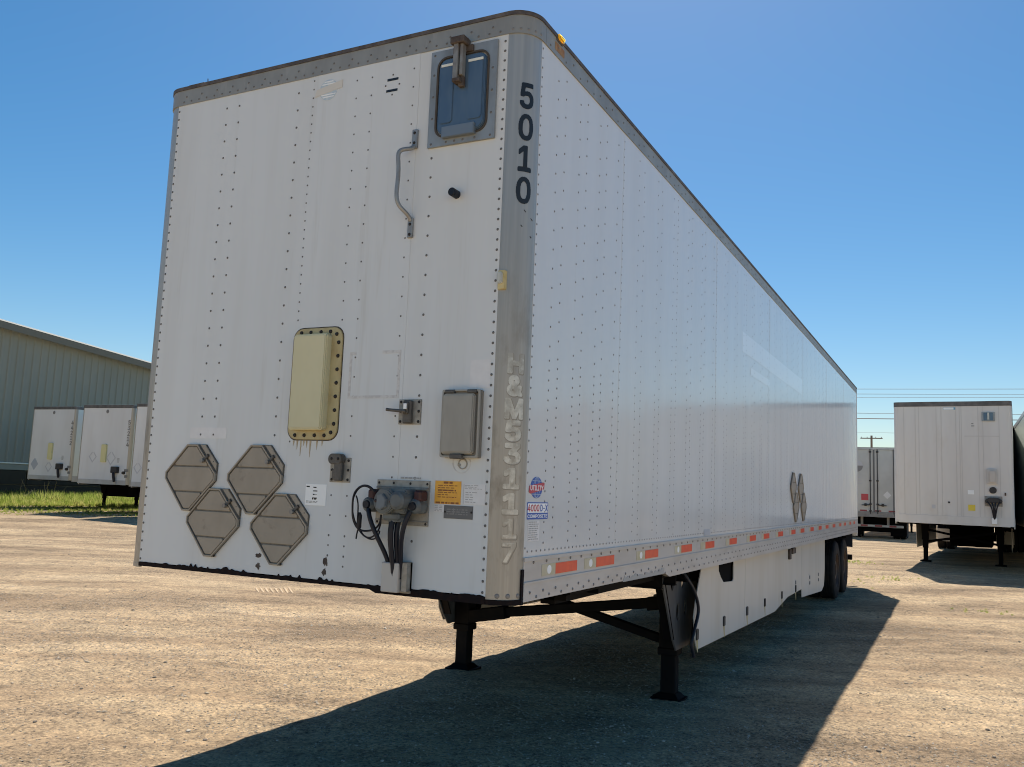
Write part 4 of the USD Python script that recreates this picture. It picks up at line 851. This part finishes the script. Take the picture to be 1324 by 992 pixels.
# its neighbour: only the flank shows at the picture's edge; the rest of the row shows in the foreground trailer's flank
t = thing("parked_trailer", "trailer at the right edge showing only its pale greenish flank", "semi trailer", (6.06, 20.4, .122), 0.0)
bt_shell(t, "bt_white", "bt_side", "bt_rail", "bt_post"); landing(t); couplings(t, .68, 1.7)
obj("vent", front_box(sbox(.66, 3.5, .98, 3.9), -.02, 0, .004), "vent_frame", t)
neighbour = t
for i, (x, y, rz) in enumerate(((10.2, 20.9, 1.0), (14.3, 20.3, -1.0), (18.6, 21.0, .5), (22.9, 20.5, 0.))):
    c = thing("parked_trailer", ("second", "third", "fourth", "last")[i] + " trailer along the row beyond the right edge of the picture", "semi trailer", (x, y, .122), rz, "trailers further along the row on the right")
    c.GetReferences().AddInternalReference(neighbour.GetPath()); c.SetInstanceable(True)

# far trailer seen from behind
t = thing("parked_trailer", "far grey trailer showing its closed rear doors and a red sign", "semi trailer", (-.18, 39.3, .10), 0.0)
obj("box_body", [cb(-1.295, 1.295, .12, 16, 1.12, 4.08, .01)], "bt_white", t)
obj("roof_sheet", cb(-1.30, 1.30, .02, 16, 4.0805, 4.115, .004), "bt_top", t)
obj("rear_frame", [cb(-1.30, -1.22, -.02, .12, 1.0, 4.08, .004), cb(1.22, 1.30, -.02, .12, 1.0, 4.08, .004), cb(-1.30, 1.30, -.03, .12, 4.0, 4.0795, .004)], "bt_rail", t)
obj("rear_sill", cb(-1.22, 1.22, -.04, .12, .98, 1.20, .004), "steel_grey", t)
for s in (-1, 1):
    d = obj("rear_door", cb(min(0, s * 1.215) + (.006 if s > 0 else 0), max(0, s * 1.215) - (.006 if s < 0 else 0), .0, .11, 1.205, 3.995, .004), "bt_rear", t)
    obj("lock_rod", [tube([(s * .15, -.035, 1.12), (s * .15, -.035, 4.02)], .020, 8), tube([(s * .82, -.035, 1.12), (s * .82, -.035, 4.02)], .016, 8)], "hinge_dark", d)
    obj("rod_guide", [cb(s * .15 - .05, s * .15 + .05, -.05, 0, z - .035, z + .035, .004) for z in (1.25, 1.55, 2.6, 3.9)], "hinge_dark", d)
    obj("rod_handle", [bar((s * .15, -.055, 1.52), (s * .52, -.055, 1.50), .04), cb(s * .36 - .05, s * .36 + .05, -.07, 0, 1.46, 1.58, .006)], "hinge_dark", d)
obj("door_seal", cb(-.035, .035, -.012, 0, 1.21, 3.99), "plate_grey", t)
obj("warning_sign", front_box(sbox(-.54, 1.72, -.24, 2.0), -.008, -.001, .001), "decal_red", t, label="square red sign on the left door")
obj("round_emblem", prism(Point(-.72, 3.25).buffer(.26), "y", -.006, -.001), "plate_grey2", t)
obj("round_emblem", prism(Point(-.72, 3.25).buffer(.26).intersection(sbox(-2, 3.27, 2, 4)), "y", -.009, -.006), "bt_outline", t)
obj("sticker", [prism(dashes(-.90, -.48, 2.4, 2.8, 3, .9, 5), "y", -.004, -.001)], "bt_outline", t)
obj("diamond_mark", prism(Polygon([(.55, 2.15), (.72, 1.97), (.55, 1.80), (.38, 1.97)]), "y", -.004, -.001), "bt_white", t)
obj("sticker", prism(sbox(.88, 3.83, 1.12, 3.92), "y", -.004, -.001), "bt_cream", t)
for i in range(8):
    x = -1.2 + i * .30
    obj("reflective_tape", cb(x, x + .295, -.045 if False else -.006, 0, 1.225, 1.29), "tape_dull" if i % 2 == 0 else "bt_rear", t)
    obj("reflective_tape", cb(x, x + .295, -.006 + .35, .36, .55, .62), "tape_dull" if i % 2 == 0 else "bt_rear", t)
obj("tail_lamp", [moved(lathe([(0, -.03), (.05, -.03), (.055, 0), (0, 0)], "y", 14), (x, -.04, 1.08)) for x in (-1.05, -.9, .9, 1.05)], "hub_rust", t)
obj("rear_bumper", [cb(-1.18, 1.18, .36, .46, .52, .64, .006)] + [bar((s * .55, .42, 1.0), (s * .55, .42, .6), .1) for s in (1, -1)], "steel_grey", t)
for y in (1.6, 2.85):
    for s in (1, -1): wheel(t, s * 1.26, y)
for s in (1, -1): obj("mud_flap", cb(s * .95 - .34, s * .95 + .34, .9, .912, .15, 1.0), "bt_dark", t)
for y in (1.6, 2.85): obj("axle", cb(-.72, .72, y - .1, y + .1, .36, .62, .02), "bt_dark", t)
obj("suspension_frame", [cb(-.62, .62, q, q + .1, .30, 1.1) for q in (1.0, 3.6)] + [cb(s * .5 - .05, s * .5 + .05, 1.0, 3.6, .5, 1.1) for s in (1, -1)], "bt_dark", t)
landing(t, .99, 12.5)

# ---------------------------------------------------------------- warehouse
WX = -38.0
def wtop(y): return 8.56 - (y - 22.9) * .087
wh = thing("warehouse", "large green grey metal clad warehouse with a sloping roof edge on the left", "warehouse")
y0, y1, ridge = -12.0, 62.0, 8.0
zr_ = lambda y: wtop(y) if y >= ridge else wtop(ridge) - (ridge - y) * .087
ys = [y0]; xsoff = []
pitch = .42; prof_y, prof_x = [], []
y = y0
while y < y1:
    for dy, dx in ((0, 0), (.16, 0), (.20, .055), (.27, .055), (.31, 0)):
        prof_y.append(y + dy); prof_x.append(dx)
    y += pitch
prof_y = np.array(prof_y); prof_x = np.array(prof_x)
V = np.vstack([np.column_stack([WX + prof_x, prof_y, np.full(len(prof_y), 1.97)]), np.column_stack([WX + prof_x, prof_y, [zr_(q) - .05 for q in prof_y]])])
n_ = len(prof_y); F = np.array([(i, i + 1, n_ + i + 1, n_ + i) for i in range(n_ - 1)])
obj("wall_cladding", (V, F), "warehouse_wall", wh)
obj("rear_mass", [prism(Polygon([(y0, 0), (y1, 0), (y1, zr_(y1) - .1), (ridge, zr_(ridge) - .1), (y0, zr_(y0) - .1)]), "x", WX - 30, WX - .02)], "warehouse_wall", wh)
yy = y0
while yy < y1:
    obj("base_panel", cb(WX - .10, WX + .06, yy + .02, min(yy + 6.06, y1), -.3, .93, .02), "warehouse_base", wh)
    obj("base_panel", cb(WX - .10, WX + .06, yy + .02, min(yy + 6.06, y1), .955, 1.66, .02), "warehouse_base", wh)
    yy += 6.1
obj("wall_trim", cb(WX - .05, WX + .10, y0, y1, 1.965, 2.03, .01), "warehouse_trim", wh)
obj("wall_base_band", cb(WX - .05, WX + .065, y0, y1, 1.668, 1.963, .01), "warehouse_wall", wh)
rf = []
for a, b in ((y0 - .3, ridge), (ridge, y1 + .3)):
    q = Polygon([(a, zr_(a)), (b, zr_(b)), (b, zr_(b) + .16), (a, zr_(a) + .16)])
    rf.append(prism(q, "x", WX - 30.3, WX + .55))
obj("roof_sheet", rf, "warehouse_roof", wh)
obj("rake_fascia", [prism(Polygon([(a, zr_(a) - .24), (b, zr_(b) - .24), (b, zr_(b) + .10), (a, zr_(a) + .10)]), "x", WX + .552, WX + .60) for a, b in ((y0 - .3, ridge), (ridge, y1 + .3))], "warehouse_fascia", wh)

cap = []
for a, b in ((y0 - .3, ridge), (ridge, y1 + .3)):
    cap.append(trimesh.convex.convex_hull(np.array([(WX + dx, q, zr_(q) + dz) for q in (a, b) for dx, dz in ((.605, .09), (.605, .10), (.50, .185), (.2, .185), (.3, .09))])))
obj("rake_cap", cap, "warehouse_cap", wh)

# ---------------------------------------------------------------- poles and wires
def pole(x, y, h_, arms, label):
    p = thing("utility_pole", label, "utility pole", (x, y, float(ground_z(x, y))), 0, "utility poles behind the yard")
    obj("shaft", tube([(0, 0, -.3), (0, 0, h_)], [.17, .13], 10), "wood_pole", p, smooth=60)
    for z in arms:
        a = obj("crossarm", cb(-1.3, 1.3, -.16, -.05, z - .06, z + .06, .01), "wood_pole", p)
        for q in (-1.15, -.5, .5, 1.15):
            obj("insulator", moved(lathe([(0, 0), (.05, 0), (.035, .08), (.05, .12), (0, .16)], "z", 8), (q, -.1, z + .06)), "porcelain", a)
pole(-6.3, 115.0, 10.1, (9.75,), "wooden utility pole with a crossarm above the far trailer's roof")
pole(-75.0, 72.75, 13.0, (12.6, 10.2), "tall utility pole at the left end of the wires, behind the foreground trailer")
pole(62.0, 93.3, 13.0, (12.6, 10.2), "tall utility pole at the right end of the wires")
def wire(z, y, r, sag=.5, label="thin dark power wire crossing the sky at the right"):
    xs_ = np.linspace(-75, 62, 50); u = (xs_ - xs_.mean()) / (xs_.max() - xs_.min()) * 2
    c = np.column_stack([xs_, y + .15 * xs_, z - sag * (1 - u ** 2)])
    w_ = obj("power_wire", tube(c, r, 5), "wire"); tag(w_, label, "power wire", "power wires crossing the sky")
for z, y, r, w_ in ((12.70, 84.0, .020, "topmost"), (12.28, 84.4, .020, "second highest"), (11.92, 84.0, .020, "third highest"), (10.45, 84.0, .025, "fourth highest, faint"), (9.98, 84.3, .045, "thickest"), (8.65, 84.0, .012, "lowest and thinnest")):
    wire(z, y, r, label=f"{w_} of the dark power wires crossing the sky at the right")

# ---------------------------------------------------------------- grass
M["grass_a"] = usdkit.material(stage, "/World/Looks/grass_a", {"o": ("object_info", {}), "r": ("rgb_ramp", {"ramp": [(0, (.18, .25, .045)), (.5, (.30, .36, .08)), (1, (.48, .46, .17))]}),
     "d": ("diffuse_bsdf", {}), "t": ("translucent_bsdf", {}), "x": ("mix_closure", {"fac": .45})},
    [("o.random", "r.fac"), ("r.color", "d.color"), ("r.color", "t.color"), ("d.BSDF", "x.closure1"), ("t.BSDF", "x.closure2")], surface="x.closure")
def tuft(seed, n=16):
    r = np.random.default_rng(seed); V, F = [], []
    for _ in range(n):
        a, l = r.uniform(0, 6.28), r.uniform(.5, 1.0); x, y = r.normal(0, .12, 2); lean = r.uniform(.1, .5); w = .022
        dx, dy = math.cos(a), math.sin(a); b = len(V)
        V += [(x - dy * w, y + dx * w, 0), (x + dy * w, y - dx * w, 0), (x + dx * lean * .35 - dy * w * .8, y + dy * lean * .35 + dx * w * .8, l * .6), (x + dx * lean * .35 + dy * w * .8, y + dy * lean * .35 - dx * w * .8, l * .6), (x + dx * lean, y + dy * lean, l)]
        F += [(b, b + 1, b + 3), (b, b + 3, b + 2), (b + 2, b + 3, b + 4)]
    return trimesh.Trimesh(V, F, process=False)
gp, gs = [], []
rg = np.random.default_rng(11)
while len(gp) < 15000:
    x, y = rg.uniform(-37.9, -17), rg.uniform(6, 40)
    edge = (y - 15.6) - (x + 25.6) * .75 + 1.2 * (meshkit.noise(np.array([x * .4, y * .4, 0.]), 3) - .5)
    if edge < 0 or rg.random() > np.clip(edge / 1.6, .12, 1): continue
    tall = .12 + .33 * np.clip((-x - 30.5) / 3.5, 0, 1) + (.10 if y > 23 else 0)
    gp.append((x, y)); gs.append(tall * rg.uniform(.6, 1.25) * (1 if edge > 1.5 else .6))
for cx, cy, n_ in ((.62, 21.6, 60), (1.75, 17.6, 26), (1.2, 16.5, 10), (3.6, 13.0, 14)):
    for _ in range(n_): gp.append((cx + rg.normal(0, .35), cy + rg.normal(0, .3))); gs.append(rg.uniform(.03, .08))
gp = np.array(gp); gs = np.array(gs)
instancer("grass", [(tuft(1), "grass_a", False), (tuft(2), "grass_a", False), (tuft(3), "grass_a", False)], np.column_stack([gp, ground_z(gp[:, 0], gp[:, 1]) - .01]),
          np.column_stack([gs * .9 + .05, gs * .9 + .05, gs]), rg.uniform(0, 6.28, len(gp)), rg.integers(0, 3, len(gp)), "stuff", "bright green grass and weeds growing along the warehouse and under its trailers", "grass")
# tall dry weed stalks before the wall
ws_ = []
for k_ in range(14):
    x, y = rg.uniform(-35, -33), rg.uniform(20.0, 23.5); h_ = rg.uniform(.6, 1.15); z = float(ground_z(x, y))
    ws_.append(tube([(x, y, z), (x + rg.normal(0, .1), y + rg.normal(0, .1), z + h_ * .6), (x + rg.normal(0, .22), y + rg.normal(0, .22), z + h_)], [.008, .006, .003], 5))
M["dry_stalk"] = mat("dry_stalk", (0.20, 0.18, 0.10), 0.9)
tag(obj("weed_stalks", ws_, "dry_stalk"), "thin dry weed stalks standing in the grass before the warehouse base", "weeds", None, "stuff")
